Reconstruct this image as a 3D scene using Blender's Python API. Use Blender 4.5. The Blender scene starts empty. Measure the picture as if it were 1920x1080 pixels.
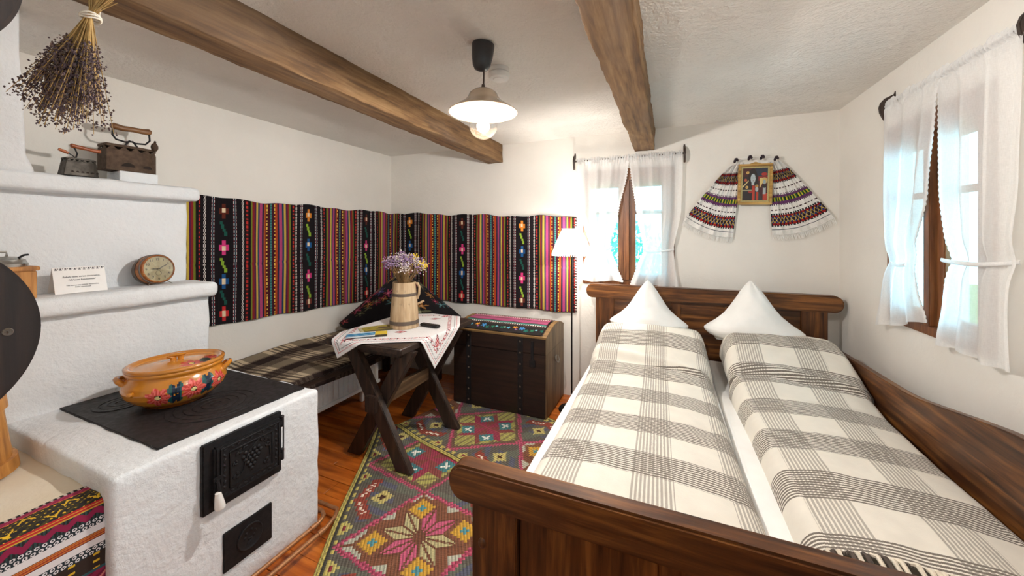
import bpy, bmesh, math, random
from mathutils import Vector, Matrix, Euler, noise

# ------------------------------------------------------------------ camera, world, exposure
sc = bpy.context.scene
COL = sc.collection
H = 1.42                      # eye height (m)
FPX, HOR = 690.0, 440.0       # focal length and horizon row for a 1920 px wide frame
YAW = math.atan((1252 - 960) / FPX)
CA, SA = math.cos(YAW), math.sin(YAW)
cam_d = bpy.data.cameras.new('camera')
cam = bpy.data.objects.new('camera', cam_d)
COL.objects.link(cam)
cam.location = (0, 0, H)
cam.rotation_euler = (math.pi / 2, 0, YAW)
cam_d.sensor_width = 36
cam_d.lens = 36 * FPX / 1920
cam_d.shift_y = -(540 - HOR) / 1920
cam_d.clip_start = 0.02
sc.camera = cam

world = bpy.data.worlds.new('World')
sc.world = world
world.use_nodes = True
bg = world.node_tree.nodes['Background']
bg.inputs[0].default_value = (0.40, 0.80, 1.0, 1)
bg.inputs[1].default_value = 4.6
sc.view_settings.view_transform = 'Standard'
sc.view_settings.look = 'None'
sc.view_settings.gamma = 1
sc.view_settings.use_curve_mapping = False
sc.view_settings.exposure = 1.0
sc.cycles.max_bounces = 12
sc.cycles.diffuse_bounces = 6
sc.cycles.transparent_max_bounces = 16
sc.cycles.caustics_reflective = False
sc.cycles.caustics_refractive = False
sc.cycles.sample_clamp_indirect = 6.0

PENDANT_W = 40
ADDED_GLOBE_W = 9.5
FLOORLAMP_W = 13.5

R = random.Random(11)
PI = math.pi
# room (metres): camera stands at the origin, y runs towards the back wall
XL, XR, YB, YF, ZC = -2.79, 1.083, 3.195, -1.7, 2.275

# survey helpers: where a measured sight line meets a known plane of the room
def ray(px, py):
    u = (px - 960) / FPX; v = (HOR - py) / FPX
    return Vector((-SA + u * CA, CA + u * SA, v))
def on_y(px, py, Y):
    d = ray(px, py); t = Y / d.y
    return Vector((d.x * t, Y, H + d.z * t))
def on_x(px, py, X):
    d = ray(px, py); t = X / d.x
    return Vector((X, d.y * t, H + d.z * t))

# ------------------------------------------------------------------ helpers
def lin(c):
    c /= 255.0
    return c / 12.92 if c <= 0.04045 else ((c + 0.055) / 1.055) ** 2.4
def C(r, g, b): return (lin(r), lin(g), lin(b), 1.0)
def lerp(a, b, t): return a + (b - a) * t
def clamp(x, a, b): return max(a, min(b, x))
def smooth(t): t = clamp(t, 0, 1); return t * t * (3 - 2 * t)
def interp(pts, x):
    """piecewise smooth interpolation over (x, y...) control points sorted by x"""
    if x <= pts[0][0]: return pts[0][1:]
    for p, q in zip(pts, pts[1:]):
        if x <= q[0]:
            t = (x - p[0]) / (q[0] - p[0])
            return tuple(lerp(a, b, t) for a, b in zip(p[1:], q[1:]))
    return pts[-1][1:]

class NT:
    def __init__(s, name, rough=0.6, color=None, **kw):
        s.m = bpy.data.materials.new(name); s.m.use_nodes = True
        s.t = s.m.node_tree; s.b = s.t.nodes['Principled BSDF']; s.out = s.t.nodes['Material Output']
        s.b.inputs['Roughness'].default_value = rough
        if color: s.b.inputs['Base Color'].default_value = color
        for k, v in kw.items(): s.b.inputs[k.replace('_', ' ')].default_value = v
    def set(s, inp, v):
        if isinstance(v, bpy.types.NodeSocket): s.t.links.new(v, inp)
        else: inp.default_value = v
    def n(s, typ, out=0, props=None, **inp):
        nd = s.t.nodes.new(typ)
        for k, v in (props or {}).items(): setattr(nd, k, v)
        for k, v in inp.items():
            key = int(k[1:]) if k[0] == 'i' and k[1:].isdigit() else k.replace('_', ' ')
            s.set(nd.inputs[key], v)
        return nd.outputs[out]
    def math(s, op, a, b=0.0, c=0.0):
        return s.n('ShaderNodeMath', props={'operation': op}, i0=a, i1=b, i2=c)
    def co(s, kind='Object'):
        nd = s.t.nodes.new('ShaderNodeTexCoord'); return nd.outputs[kind]
    def mapping(s, vec, scale=(1, 1, 1), loc=(0, 0, 0)):
        return s.n('ShaderNodeMapping', Vector=vec, Scale=scale, Location=loc)
    def noise(s, vec, scale, detail=4, rough=0.55, dist=0.0, out=0):
        return s.n('ShaderNodeTexNoise', out=out, Vector=vec, Scale=scale, Detail=detail, Roughness=rough, Distortion=dist)
    def ramp(s, fac, stops, mode='LINEAR'):
        nd = s.t.nodes.new('ShaderNodeValToRGB'); s.set(nd.inputs[0], fac)
        cr = nd.color_ramp; cr.interpolation = mode
        while len(cr.elements) < len(stops): cr.elements.new(0.5)
        for e, (p, c) in zip(cr.elements, stops): e.position = p; e.color = c
        return nd.outputs[0]
    def mix(s, fac, a, b, mode='MIX'):
        nd = s.t.nodes.new('ShaderNodeMix'); nd.data_type = 'RGBA'; nd.blend_type = mode
        s.set(nd.inputs[0], fac); s.set(nd.inputs[6], a); s.set(nd.inputs[7], b)
        return nd.outputs[2]
    def bump(s, h, strength=0.3, dist=0.01, prev=None):
        nd = s.t.nodes.new('ShaderNodeBump'); nd.inputs['Strength'].default_value = strength
        nd.inputs['Distance'].default_value = dist; s.set(nd.inputs['Height'], h)
        if prev is not None: s.t.links.new(prev, nd.inputs['Normal'])
        s.t.links.new(nd.outputs[0], s.b.inputs['Normal']); return nd.outputs[0]
    def base(s, v): s.set(s.b.inputs['Base Color'], v)
    def rough(s, v): s.set(s.b.inputs['Roughness'], v)

def m_plain(name, col, rough=0.55, var=0.12, scale=30, bump=0.0, **kw):
    n = NT(name, rough, **kw)
    f = n.noise(n.co(), scale, 4)
    a = tuple(c * (1 - var) for c in col[:3]) + (1,); b = tuple(min(1, c * (1 + var)) for c in col[:3]) + (1,)
    n.base(n.ramp(f, [(0.3, a), (0.7, b)]))
    if bump: n.bump(f, bump, 0.004)
    return n.m

def m_plaster(name, col, coarse=9, strength=0.35, fine=60, streak=0.0, tint=None):
    n = NT(name, 0.93)
    n.b.inputs['Specular IOR Level'].default_value = 0.2
    co = n.co()
    a = n.noise(co, coarse, 5, 0.6, 0.6)
    b = n.noise(co, fine, 4, 0.6)
    h = n.math('ADD', a, n.math('MULTIPLY', b, 0.45))
    if streak > .5: h = n.math('MULTIPLY', h, .30)
    if streak:
        st = n.noise(n.mapping(co, (6, 38, 20)), 3.2, 5, 0.72, 1.2)
        patch = n.noise(co, 1.7, 3, 0.5)
        ridge = n.math('MULTIPLY', n.math('GREATER_THAN', st, 0.57), n.math('GREATER_THAN', patch, 0.44))
        pits = n.math('MULTIPLY', n.math('GREATER_THAN', n.noise(co, 75, 2, 0.6), 0.62), n.math('GREATER_THAN', patch, 0.40))
        h = n.math('ADD', h, n.math('MULTIPLY', n.math('ADD', ridge, n.math('MULTIPLY', pits, .6)), streak))
    n.bump(h, strength, 0.02 if not streak else .02 + .04 * streak)
    lo = tuple(c * 0.93 for c in col[:3]) + (1,)
    n.base(n.ramp(n.noise(co, 2.3, 4), [(0.3, lo if tint is None else tint), (0.7, col)]))
    return n.m

def m_wood(name, dark, mid, light, axis='Y', grain=26, rough=0.5, rings=0.0, bump=0.25, knots=True, grey=None):
    n = NT(name, rough)
    co = n.co()
    sc_ = [grain, grain, grain]; sc_['XYZ'.index(axis)] = grain * 0.06
    ks = [5.0, 5.0, 5.0]; ks['XYZ'.index(axis)] = 1.3
    warp = n.noise(n.mapping(co, tuple(ks)), 1.1, 2, 0.5)
    fine = n.noise(n.mapping(co, tuple(sc_)), 1.6, 6, 0.62, 0.35)
    ringv = n.math('FRACT', n.math('MULTIPLY', warp, 7.0))
    ringv = n.math('ABSOLUTE', n.math('SUBTRACT', ringv, 0.5))
    f = n.math('ADD', n.math('MULTIPLY', fine, 0.92), n.math('MULTIPLY', ringv, 0.16))
    col = n.ramp(f, [(0.32, dark), (0.50, mid), (0.70, light)])
    if knots:
        kd = n.n('ShaderNodeTexVoronoi', Vector=n.mapping(co, tuple(k * .75 for k in ks)), Scale=1.15, Randomness=1.0)
        kf = n.ramp(kd, [(0.03, (1, 1, 1, 1)), (0.085, (0, 0, 0, 1))])
        col = n.mix(n.math('MULTIPLY', kf, .65), col, tuple(c * .45 for c in dark[:3]) + (1,))
    if grey:
        gp = n.noise(n.mapping(co, tuple(k * .6 for k in ks)), 1.6, 3, .6)
        col = n.mix(n.ramp(gp, [(.48, (0, 0, 0, 1)), (.66, (.75, .75, .75, 1))]), col, n.mix(.5, col, grey))
    n.base(col)
    n.bump(fine, bump, 0.004)
    return n.m

def m_col(name, rough=0.9, weave=0.0, wscale=220, coat=0.0):
    """fabric or glaze whose pattern colours come from the mesh's own colour attribute"""
    n = NT(name, rough)
    att = n.n('ShaderNodeAttribute', props={'attribute_name': 'Col'})
    v = n.noise(n.co(), 160, 3, 0.6)
    n.base(n.mix(0.22 if weave else 0.0, att, n.mix(1.0, att, n.ramp(v, [(0.3, (.35, .35, .35, 1)), (0.75, (1, 1, 1, 1))]), 'MULTIPLY')))
    if weave:
        uvn = n.t.nodes.new('ShaderNodeUVMap')
        sx = n.n('ShaderNodeSeparateXYZ', Vector=uvn.outputs[0]); sy = n.t.nodes[-1].outputs[1]
        a = n.math('SINE', n.math('MULTIPLY', sx, wscale * 2 * PI / 2)); b = n.math('SINE', n.math('MULTIPLY', sy, wscale * 2 * PI / 2))
        n.bump(n.math('ADD', n.math('ABSOLUTE', a), n.math('ADD', n.math('ABSOLUTE', b), v)), weave, 0.003)
        n.b.inputs['Specular IOR Level'].default_value = 0.15
        n.b.inputs['Sheen Weight'].default_value = 0.05
    if coat:
        n.b.inputs['Coat Weight'].default_value = coat; n.b.inputs['Coat Roughness'].default_value = 0.08
    return n.m

def m_metal(name, col, rough=0.45, metallic=0.9, bump=0.1):
    n = NT(name, rough, Metallic=metallic)
    f = n.noise(n.co(), 45, 5, 0.6)
    n.base(n.ramp(f, [(0.3, tuple(c * .6 for c in col[:3]) + (1,)), (0.75, col)]))
    n.rough(n.ramp(f, [(0.3, (rough + .15,) * 3 + (1,)), (0.8, (rough - .08,) * 3 + (1,))]))
    if bump: n.bump(f, bump, 0.004)
    return n.m

def m_emit(name, col, strength):
    n = NT(name)
    e = n.n('ShaderNodeEmission', Color=col, Strength=strength)
    n.t.links.new(e, n.out.inputs[0]); return n.m

def m_glass(name, tint=(1, 1, 1, 1), gloss=0.10):
    n = NT(name)
    fr = n.n('ShaderNodeLayerWeight', out=1, Blend=0.25)
    g = n.n('ShaderNodeBsdfGlossy', Color=(1, 1, 1, 1), Roughness=0.02)
    t = n.n('ShaderNodeBsdfTransparent', Color=tint)
    mx = n.t.nodes.new('ShaderNodeMixShader')
    n.set(mx.inputs[0], n.math('ADD', n.math('MULTIPLY', fr, 0.35), gloss * .3)); n.set(mx.inputs[1], t); n.set(mx.inputs[2], g)
    n.t.links.new(mx.outputs[0], n.out.inputs[0]); return n.m

def m_sheer(name, col, transp=0.35, transl=0.5, weave=900):
    n = NT(name)
    co = n.co()
    f = n.noise(n.mapping(co, (70, 70, 620)), 1.0, 3, 0.6)
    g = n.noise(n.mapping(co, (620, 620, 50)), 1.0, 3, 0.6)
    d = n.n('ShaderNodeBsdfDiffuse', Color=col); tl = n.n('ShaderNodeBsdfTranslucent', Color=col)
    tr = n.n('ShaderNodeBsdfTransparent', Color=(1, 1, 1, 1))
    m1 = n.t.nodes.new('ShaderNodeMixShader'); n.set(m1.inputs[0], transl); n.set(m1.inputs[1], d); n.set(m1.inputs[2], tl)
    m2 = n.t.nodes.new('ShaderNodeMixShader')
    n.set(m2.inputs[0], n.math('ADD', transp - .2, n.math('MULTIPLY', n.math('ADD', f, g), 0.2)))
    n.set(m2.inputs[1], m1.outputs[0]); n.set(m2.inputs[2], tr)
    n.t.links.new(m2.outputs[0], n.out.inputs[0]); return n.m

# ---- objects
def tag(o, label=None, cat=None, group=None, kind=None):
    if label: o['label'] = label
    if cat: o['category'] = cat
    if group: o['group'] = group
    if kind: o['kind'] = kind
    return o
def worigin(o):
    v = Vector((0, 0, 0))
    while o is not None: v = v + o.location; o = o.parent
    return v
def root(name, loc, label, cat, group=None, kind=None):
    o = bpy.data.objects.new(name, None); COL.objects.link(o); o.location = loc
    o.empty_display_size = 0.05
    return tag(o, label, cat, group, kind)
def link(name, me, mat, parent=None, loc=None):
    o = bpy.data.objects.new(name, me); COL.objects.link(o)
    if mat is not None and not me.materials: me.materials.append(mat)
    if parent is not None: o.parent = parent
    elif loc is not None: o.location = loc
    return o
def mesh(name, verts, faces, mat, parent=None, loc=None, smooth=True, angle=38, bevel=0.0, seg=2):
    """verts in world metres; the object's own origin is its root's base (or loc)"""
    org = worigin(parent) if parent is not None else Vector(loc or (0, 0, 0))
    me = bpy.data.meshes.new(name)
    me.from_pydata([tuple(Vector(v) - org) for v in verts], [], faces)
    if bevel:
        bm = bmesh.new(); bm.from_mesh(me)
        bmesh.ops.remove_doubles(bm, verts=bm.verts, dist=1e-6)
        bmesh.ops.recalc_face_normals(bm, faces=bm.faces)
        ed = [e for e in bm.edges if len(e.link_faces) == 2 and e.calc_face_angle(0) > math.radians(30)]
        bmesh.ops.bevel(bm, geom=ed, offset=bevel, segments=seg, affect='EDGES', clamp_overlap=True)
        bm.to_mesh(me); bm.free()
    else:
        bm = bmesh.new(); bm.from_mesh(me)
        bmesh.ops.recalc_face_normals(bm, faces=bm.faces)
        bm.to_mesh(me); bm.free()
    if smooth:
        me.shade_smooth()
        me.set_sharp_from_angle(angle=math.radians(angle))
    return link(name, me, mat, parent, loc)

class MB:
    def __init__(s): s.v = []; s.f = []
    def add(s, v, f):
        k = len(s.v); s.v += [Vector(p) for p in v]; s.f += [tuple(i + k for i in q) for q in f]; return s
    def box(s, x0, x1, y0, y1, z0, z1):
        return s.add([(x0, y0, z0), (x1, y0, z0), (x1, y1, z0), (x0, y1, z0), (x0, y0, z1), (x1, y0, z1), (x1, y1, z1), (x0, y1, z1)],
                     [(0, 3, 2, 1), (4, 5, 6, 7), (0, 1, 5, 4), (1, 2, 6, 5), (2, 3, 7, 6), (3, 0, 4, 7)])
    def obox(s, M, sx, sy, sz):
        c = [(a * sx / 2, b * sy / 2, d * sz / 2) for d in (-1, 1) for a, b in ((-1, -1), (1, -1), (1, 1), (-1, 1))]
        return s.add([M @ Vector(p) for p in c], [(0, 3, 2, 1), (4, 5, 6, 7), (0, 1, 5, 4), (1, 2, 6, 5), (2, 3, 7, 6), (3, 0, 4, 7)])
    def bar(s, p, q, w, h, up=(0, 0, 1)):
        p, q = Vector(p), Vector(q); d = (q - p); L = d.length; d.normalize()
        side = d.cross(Vector(up)).normalized(); u2 = side.cross(d)
        M = Matrix((side, d, u2)).transposed().to_4x4(); M.translation = (p + q) / 2
        return s.obox(M, w, L, h)
    def tube(s, pts, r, n=8, cap=True, closed=False):
        pts = [Vector(p) for p in pts]; m = len(pts); k = len(s.v)
        rs = r if isinstance(r, (list, tuple)) else [r] * m
        nrm = None
        for i, p in enumerate(pts):
            a = pts[(i - 1) % m] if (closed or i > 0) else p; b = pts[(i + 1) % m] if (closed or i < m - 1) else p
            t = (b - a).normalized()
            if nrm is None:
                nrm = t.cross(Vector((0.31, 0.22, 0.92)))
                if nrm.length < .1: nrm = t.cross(Vector((1, 0, 0)))
            nrm = (nrm - t * nrm.dot(t)).normalized(); bi = t.cross(nrm)
            for j in range(n):
                an = 2 * PI * j / n; s.v.append(p + (nrm * math.cos(an) + bi * math.sin(an)) * rs[i])
        for i in range(m if closed else m - 1):
            i2 = (i + 1) % m
            for j in range(n): s.f.append((k + i * n + j, k + i * n + (j + 1) % n, k + i2 * n + (j + 1) % n, k + i2 * n + j))
        if cap and not closed:
            s.f.append(tuple(k + j for j in reversed(range(n)))); s.f.append(tuple(k + (m - 1) * n + j for j in range(n)))
        return s
    def lathe(s, prof, n=32, M=None, c=(0, 0, 0), sx=1, sy=1, closed=False):
        M = M or Matrix.Translation(c); k = len(s.v); m = len(prof)
        for r, z in prof:
            for j in range(n):
                a = 2 * PI * j / n; s.v.append(M @ Vector((r * sx * math.cos(a), r * sy * math.sin(a), z)))
        for i in range(m if closed else m - 1):
            i2 = (i + 1) % m
            for j in range(n): s.f.append((k + i * n + j, k + i * n + (j + 1) % n, k + i2 * n + (j + 1) % n, k + i2 * n + j))
        if not closed:
            if prof[0][0] > 1e-5: s.f.append(tuple(k + j for j in reversed(range(n))))
            if prof[-1][0] > 1e-5: s.f.append(tuple(k + (m - 1) * n + j for j in range(n)))
        return s
    def prism(s, poly, M, th):
        """2D outline (x, y) in M's xy plane, extruded by th along its z"""
        k = len(s.v); n = len(poly)
        for z in (0, th):
            for x, y in poly: s.v.append(M @ Vector((x, y, z)))
        s.f.append(tuple(k + i for i in reversed(range(n)))); s.f.append(tuple(k + n + i for i in range(n)))
        for i in range(n): s.f.append((k + i, k + (i + 1) % n, k + n + (i + 1) % n, k + n + i))
        return s
    def blob(s, c, rx, ry, rz, nu=8, nv=5, M=None):
        prof = [(math.sin(PI * i / nv), -math.cos(PI * i / nv)) for i in range(nv + 1)]
        Mx = Matrix.Translation(c) @ (M or Matrix.Identity(4)) @ Matrix.Diagonal((rx, ry, rz, 1))
        return s.lathe([(max(r, 0.002), z) for r, z in prof], nu, Mx)
    def octa(s, c, r, sq=1.0):
        x, y, z = c
        return s.add([(x + r, y, z), (x - r, y, z), (x, y + r, z), (x, y - r, z), (x, y, z + r * sq), (x, y, z - r * sq)],
                     [(0, 2, 4), (2, 1, 4), (1, 3, 4), (3, 0, 4), (2, 0, 5), (1, 2, 5), (3, 1, 5), (0, 3, 5)])
    def build(s, name, mat, parent=None, loc=None, **kw): return mesh(name, s.v, s.f, mat, parent, loc, **kw)

def axes(xa, ya, za, o):
    M = Matrix((Vector(xa), Vector(ya), Vector(za))).transposed().to_4x4(); M.translation = Vector(o); return M

def rbox(name, x0, x1, y0, y1, z0, z1, mat, parent=None, loc=None, r=0.02, cell=0.06, amp=0.0, freq=6.0, fn=None):
    """rounded box on an even grid, optionally uneven like hand-laid plaster"""
    def line(a, b):
        rr = min(r, (b - a) * .49)
        n = max(1, int(round((b - a - 2 * rr) / cell)))
        return [a, a + rr * .25, a + rr * .6] + [a + rr + (b - a - 2 * rr) * i / n for i in range(n + 1)] + [b - rr * .6, b - rr * .25, b]
    X, Y, Z = line(x0, x1), line(y0, y1), line(z0, z1)
    idx = {}; V = []; F = []
    def vid(p):
        if p not in idx: idx[p] = len(V); V.append(p)
        return idx[p]
    def face(A, B, f):
        for a0, a1 in zip(A, A[1:]):
            for b0, b1 in zip(B, B[1:]): F.append((vid(f(a0, b0)), vid(f(a1, b0)), vid(f(a1, b1)), vid(f(a0, b1))))
    for z in (z0, z1): face(X, Y, lambda a, b: (a, b, z))
    for y in (y0, y1): face(X, Z, lambda a, b: (a, y, b))
    for x in (x0, x1): face(Y, Z, lambda a, b: (x, a, b))
    rx, ry, rz = (min(r, (b - a) * .49) for a, b in ((x0, x1), (y0, y1), (z0, z1)))
    out = []
    for p in V:
        p = Vector(p)
        q = Vector((clamp(p.x, x0 + rx, x1 - rx), clamp(p.y, y0 + ry, y1 - ry), clamp(p.z, z0 + rz, z1 - rz)))
        d = p - q
        nrm = d.normalized() if d.length > 1e-9 else Vector((0, 0, 1))
        if d.length > 1e-9: p = q + Vector((nrm.x * rx, nrm.y * ry, nrm.z * rz))
        if amp: p = p + nrm * amp * (noise.noise(p * freq) + 0.5 * noise.noise(p * freq * 2.7))
        if fn: p = fn(p)
        out.append(p)
    return mesh(name, out, F, mat, parent, loc, angle=70)

def grid(name, nu, nv, pos, mat, parent=None, loc=None, col=None, thick=0.0, uvs=None, closed_u=False, off=-1.0):
    """sheet of nu x nv cells; pos(u, v) gives world metres, col(u, v) the colour of each cell"""
    org = worigin(parent) if parent is not None else Vector(loc or (0, 0, 0))
    cu = nu if closed_u else nu + 1
    V = [tuple(Vector(pos(i / nu, j / nv)) - org) for j in range(nv + 1) for i in range(cu)]
    F = [(j * cu + i, j * cu + (i + 1) % cu, (j + 1) * cu + (i + 1) % cu, (j + 1) * cu + i) for j in range(nv) for i in range(nu)]
    me = bpy.data.meshes.new(name); me.from_pydata(V, [], F)
    me.shade_smooth()
    su, sv = uvs or (1, 1)
    uv = me.uv_layers.new(name='UVMap'); dat = []
    for j in range(nv):
        for i in range(nu):
            dat += [i / nu * su, j / nv * sv, (i + 1) / nu * su, j / nv * sv, (i + 1) / nu * su, (j + 1) / nv * sv, i / nu * su, (j + 1) / nv * sv]
    uv.data.foreach_set('uv', dat)
    if col:
        ca = me.color_attributes.new('Col', 'FLOAT_COLOR', 'CORNER'); dat = []; cache = {}
        for j in range(nv):
            for i in range(nu):
                c = col((i + .5) / nu, (j + .5) / nv)
                if c not in cache: cache[c] = list(C(*c))
                dat += cache[c] * 4
        ca.data.foreach_set('color', dat)
    o = link(name, me, mat, parent, loc)
    if thick:
        md = o.modifiers.new('thickness', 'SOLIDIFY'); md.thickness = thick; md.offset = off
    return o

def text(name, body, size, M, mat, parent, ext=0.0004, align='CENTER', shear=0.0):
    cu = bpy.data.curves.new(name, 'FONT'); cu.body = body; cu.size = size; cu.extrude = ext
    cu.align_x = align; cu.align_y = 'CENTER'; cu.shear = shear; cu.resolution_u = 3
    t = bpy.data.objects.new(name, cu); COL.objects.link(t)
    bpy.context.view_layer.update()
    me = bpy.data.meshes.new_from_object(t.evaluated_get(bpy.context.evaluated_depsgraph_get()))
    bpy.data.objects.remove(t); bpy.data.curves.remove(cu)
    org = worigin(parent)
    me.transform(Matrix.Translation(-org) @ M); me.materials.clear()
    return link(name, me, mat, parent)

def lamp(name, loc, watts, col, radius, parent):
    d = bpy.data.lights.new(name, 'POINT'); d.energy = watts; d.color = col; d.shadow_soft_size = radius
    o = bpy.data.objects.new(name, d); COL.objects.link(o); o.parent = parent
    o.location = Vector(loc) - worigin(parent); return o

# ------------------------------------------------------------------ materials
WHITE = C(232, 228, 221)
M_wall = m_plaster('wall plaster', WHITE, 7, 0.16, 55)
M_ceil = m_plaster('ceiling plaster', C(236, 232, 226), 8, 0.85, 60, streak=1.1)
M_stove = m_plaster('stove lime plaster', C(233, 236, 239), 5, 0.40, 42, streak=0.25)  # cool base tint stands in for bluish daylight on the stove
M_ledge = m_plaster('stove ledge plaster', C(232, 224, 208), 5, 0.3, 40, tint=C(222, 208, 184))
M_beam = m_wood('beam timber', C(74, 51, 31), C(112, 82, 50), C(140, 110, 74), 'Y', 24, 0.85, bump=.5, grey=C(112, 96, 84))
M_floorw = m_wood('floor board pine', C(128, 58, 14), C(172, 88, 26), C(204, 118, 44), 'X', 16, 0.32, bump=.12, knots=False)
bedc = (C(38, 19, 9), C(86, 50, 23), C(142, 92, 44))
M_bedx = m_wood('stained pine along rail', *bedc, 'X', 22, 0.36)
M_bedy = m_wood('stained pine side board', *bedc, 'Y', 22, 0.36)
M_bedz = m_wood('stained pine upright', *bedc, 'Z', 22, 0.36)
tabc = (C(26, 18, 16), C(50, 37, 31), C(78, 59, 46))
M_taby = m_wood('dark walnut top', *tabc, 'Y', 24, 0.38, knots=False)
M_tabz = m_wood('dark walnut legs', *tabc, 'Z', 24, 0.42, knots=False)
M_chest = m_wood('chest painted wood', C(20, 11, 9), C(34, 19, 14), C(50, 30, 21), 'X', 24, 0.5, knots=False)
M_chest_side = m_wood('chest lit side', C(78, 60, 40), C(112, 92, 66), C(140, 118, 88), 'Z', 22, 0.5)  # colour lightened for the lamp light falling on this side
M_chest_edge = m_wood('chest worn edge', C(84, 60, 34), C(128, 98, 58), C(160, 128, 82), 'X', 26, 0.55, knots=False)
M_window = m_wood('window frame wood', C(74, 40, 20), C(116, 70, 38), C(146, 96, 56), 'Z', 24, 0.42, knots=False)
M_hook = m_wood('dark curtain hook wood', C(36, 26, 22), C(58, 44, 36), C(80, 62, 50), 'Z', 30, 0.5, knots=False)
M_shelfw = m_wood('dark shelf wood', C(22, 13, 12), C(38, 25, 22), C(60, 40, 32), 'Z', 34, 0.6, knots=False)
M_churn = m_wood('churn stave wood', C(140, 88, 36), C(186, 128, 62), C(214, 160, 92), 'Z', 22, 0.5)
M_pitch = m_wood('pitcher stave wood', C(148, 122, 92), C(182, 156, 122), C(202, 180, 148), 'Z', 24, 0.7)
M_hoop = m_plain('dark hoop', C(92, 80, 70), 0.55, .2, 60)
M_iron = m_metal('black cast iron', C(44, 43, 46), 0.5, .55)
M_plate = m_metal('iron hot plate', C(52, 50, 52), 0.5, .5)
M_rust = m_metal('rusty iron', C(92, 72, 56), 0.65, .45, .3)
M_steel = m_metal('old bright steel', C(190, 188, 182), 0.3, 1.0, .05)
M_copper = m_metal('copper pipe', C(200, 142, 98), 0.35, .6, 0)
M_porc = NT('white porcelain', .2, C(238, 236, 232)).m
M_black = NT('black plastic', .35, C(22, 22, 24)).m
M_blackmetal = NT('black lamp pole', .35, C(16, 16, 17), Metallic=.4).m
M_radi = m_plain('radiator enamel', C(236, 236, 234), 0.3, .02)
M_linen = m_plain('white bed linen', C(240, 239, 236), 0.85, .02, 20)
M_paper = m_plain('paper', C(244, 242, 240), 0.8, .02)
M_ink = NT('printing ink', .7, C(52, 52, 58)).m
M_glass = m_glass('window glass', (.93, .98, 1, 1))
M_bulbglass = m_glass('bulb glass', (1, 1, 1, 1), .2)
M_sheer = m_sheer('sheer curtain', (.97, .97, .97, 1), .24, .38)
M_lace = m_sheer('curtain lace', (.95, .95, .95, 1), .12, .4)
M_fab = m_col('woven cloth', .92, .25, 160)
M_rugm = m_col('kilim wool', .95, .5, 110)
M_print = m_col('printed surface', .5)
M_glaze = m_col('glazed pottery', .22, coat=.6)

# ------------------------------------------------------------------ room shell
fl = mesh('floor', MB().box(XL - .3, XR + .3, YF - .2, YB + .3, -.12, -.022).v, MB().box(0, 1, 0, 1, 0, 1).f, M_floorw, loc=(0, 0, 0))
tag(fl, 'varnished orange pine board floor', 'floor', kind='structure')
pw = .105; yy = YF + .004; k = 0
while yy < YB:
    y1 = min(yy + pw, YB)
    cuts = [XL, XL + R.uniform(.5, 1.3), XL + R.uniform(1.9, 2.9), XR]
    for a, b in zip(cuts, cuts[1:]):
        dz = R.uniform(-.0012, .0012)
        p = MB().box(a + .0015, b - .0015, yy + .001, y1 - .001, -.022, dz).build('plank', M_floorw, fl, bevel=.0018, seg=1)
    yy += pw
MBx = MB().box(XL - .3, XR + .3, YF - .2, YB + .3, ZC, ZC + .15)
tag(MBx.build('ceiling', M_ceil, loc=(0, 0, ZC)), 'rough white plastered ceiling', 'ceiling', kind='structure')
tag(MB().box(XL - .3, XL, YF - .2, YB + .3, 0, ZC).build('wall_left', M_wall, loc=(XL, 0, 0)), 'white plastered wall behind the striped hanging', 'wall', kind='structure')
tag(MB().box(XL, XR, YF - .2, YF, 0, ZC).build('wall_front', M_wall, loc=(0, YF, 0)), 'white plastered wall behind the viewer', 'wall', kind='structure')
tag(MB().box(XL, -.58, -.08, .02, 0, ZC).build('wall_side', M_wall, loc=(-1.6, 0, 0)), 'white plastered partition beside the stove', 'wall', kind='structure')
W1 = (-.68, .05, 1.0, 1.97)        # window in the back wall: x0, x1, z0, z1
W2 = (1.88, 2.575, .97, 1.98)       # window in the right wall: y0, y1, z0, z1
W3 = (-1.15, -.25, .97, 1.98)      # added window out of view, lets in fill daylight from behind
b = MB(); b.box(XL, W1[0], YB, YB + .3, 0, ZC); b.box(W1[1], XR + .3, YB, YB + .3, 0, ZC)
b.box(W1[0], W1[1], YB, YB + .3, 0, W1[2]); b.box(W1[0], W1[1], YB, YB + .3, W1[3], ZC)
tag(b.build('wall_back', M_wall, loc=(0, YB, 0)), 'white plastered wall behind the bed head', 'wall', kind='structure')
b = MB(); b.box(XR, XR + .3, YF - .2, W3[0], 0, ZC); b.box(XR, XR + .3, W3[1], W2[0], 0, ZC)
b.box(XR, XR + .3, W3[0], W3[1], 0, W3[2]); b.box(XR, XR + .3, W3[0], W3[1], W3[3], ZC); b.box(XR, XR + .3, W2[1], YB, 0, ZC)
b.box(XR, XR + .3, W2[0], W2[1], 0, W2[2]); b.box(XR, XR + .3, W2[0], W2[1], W2[3], ZC)
tag(b.build('wall_right', M_wall, loc=(XR, 0, 0)), 'white plastered wall along the bed', 'wall', kind='structure')

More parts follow.
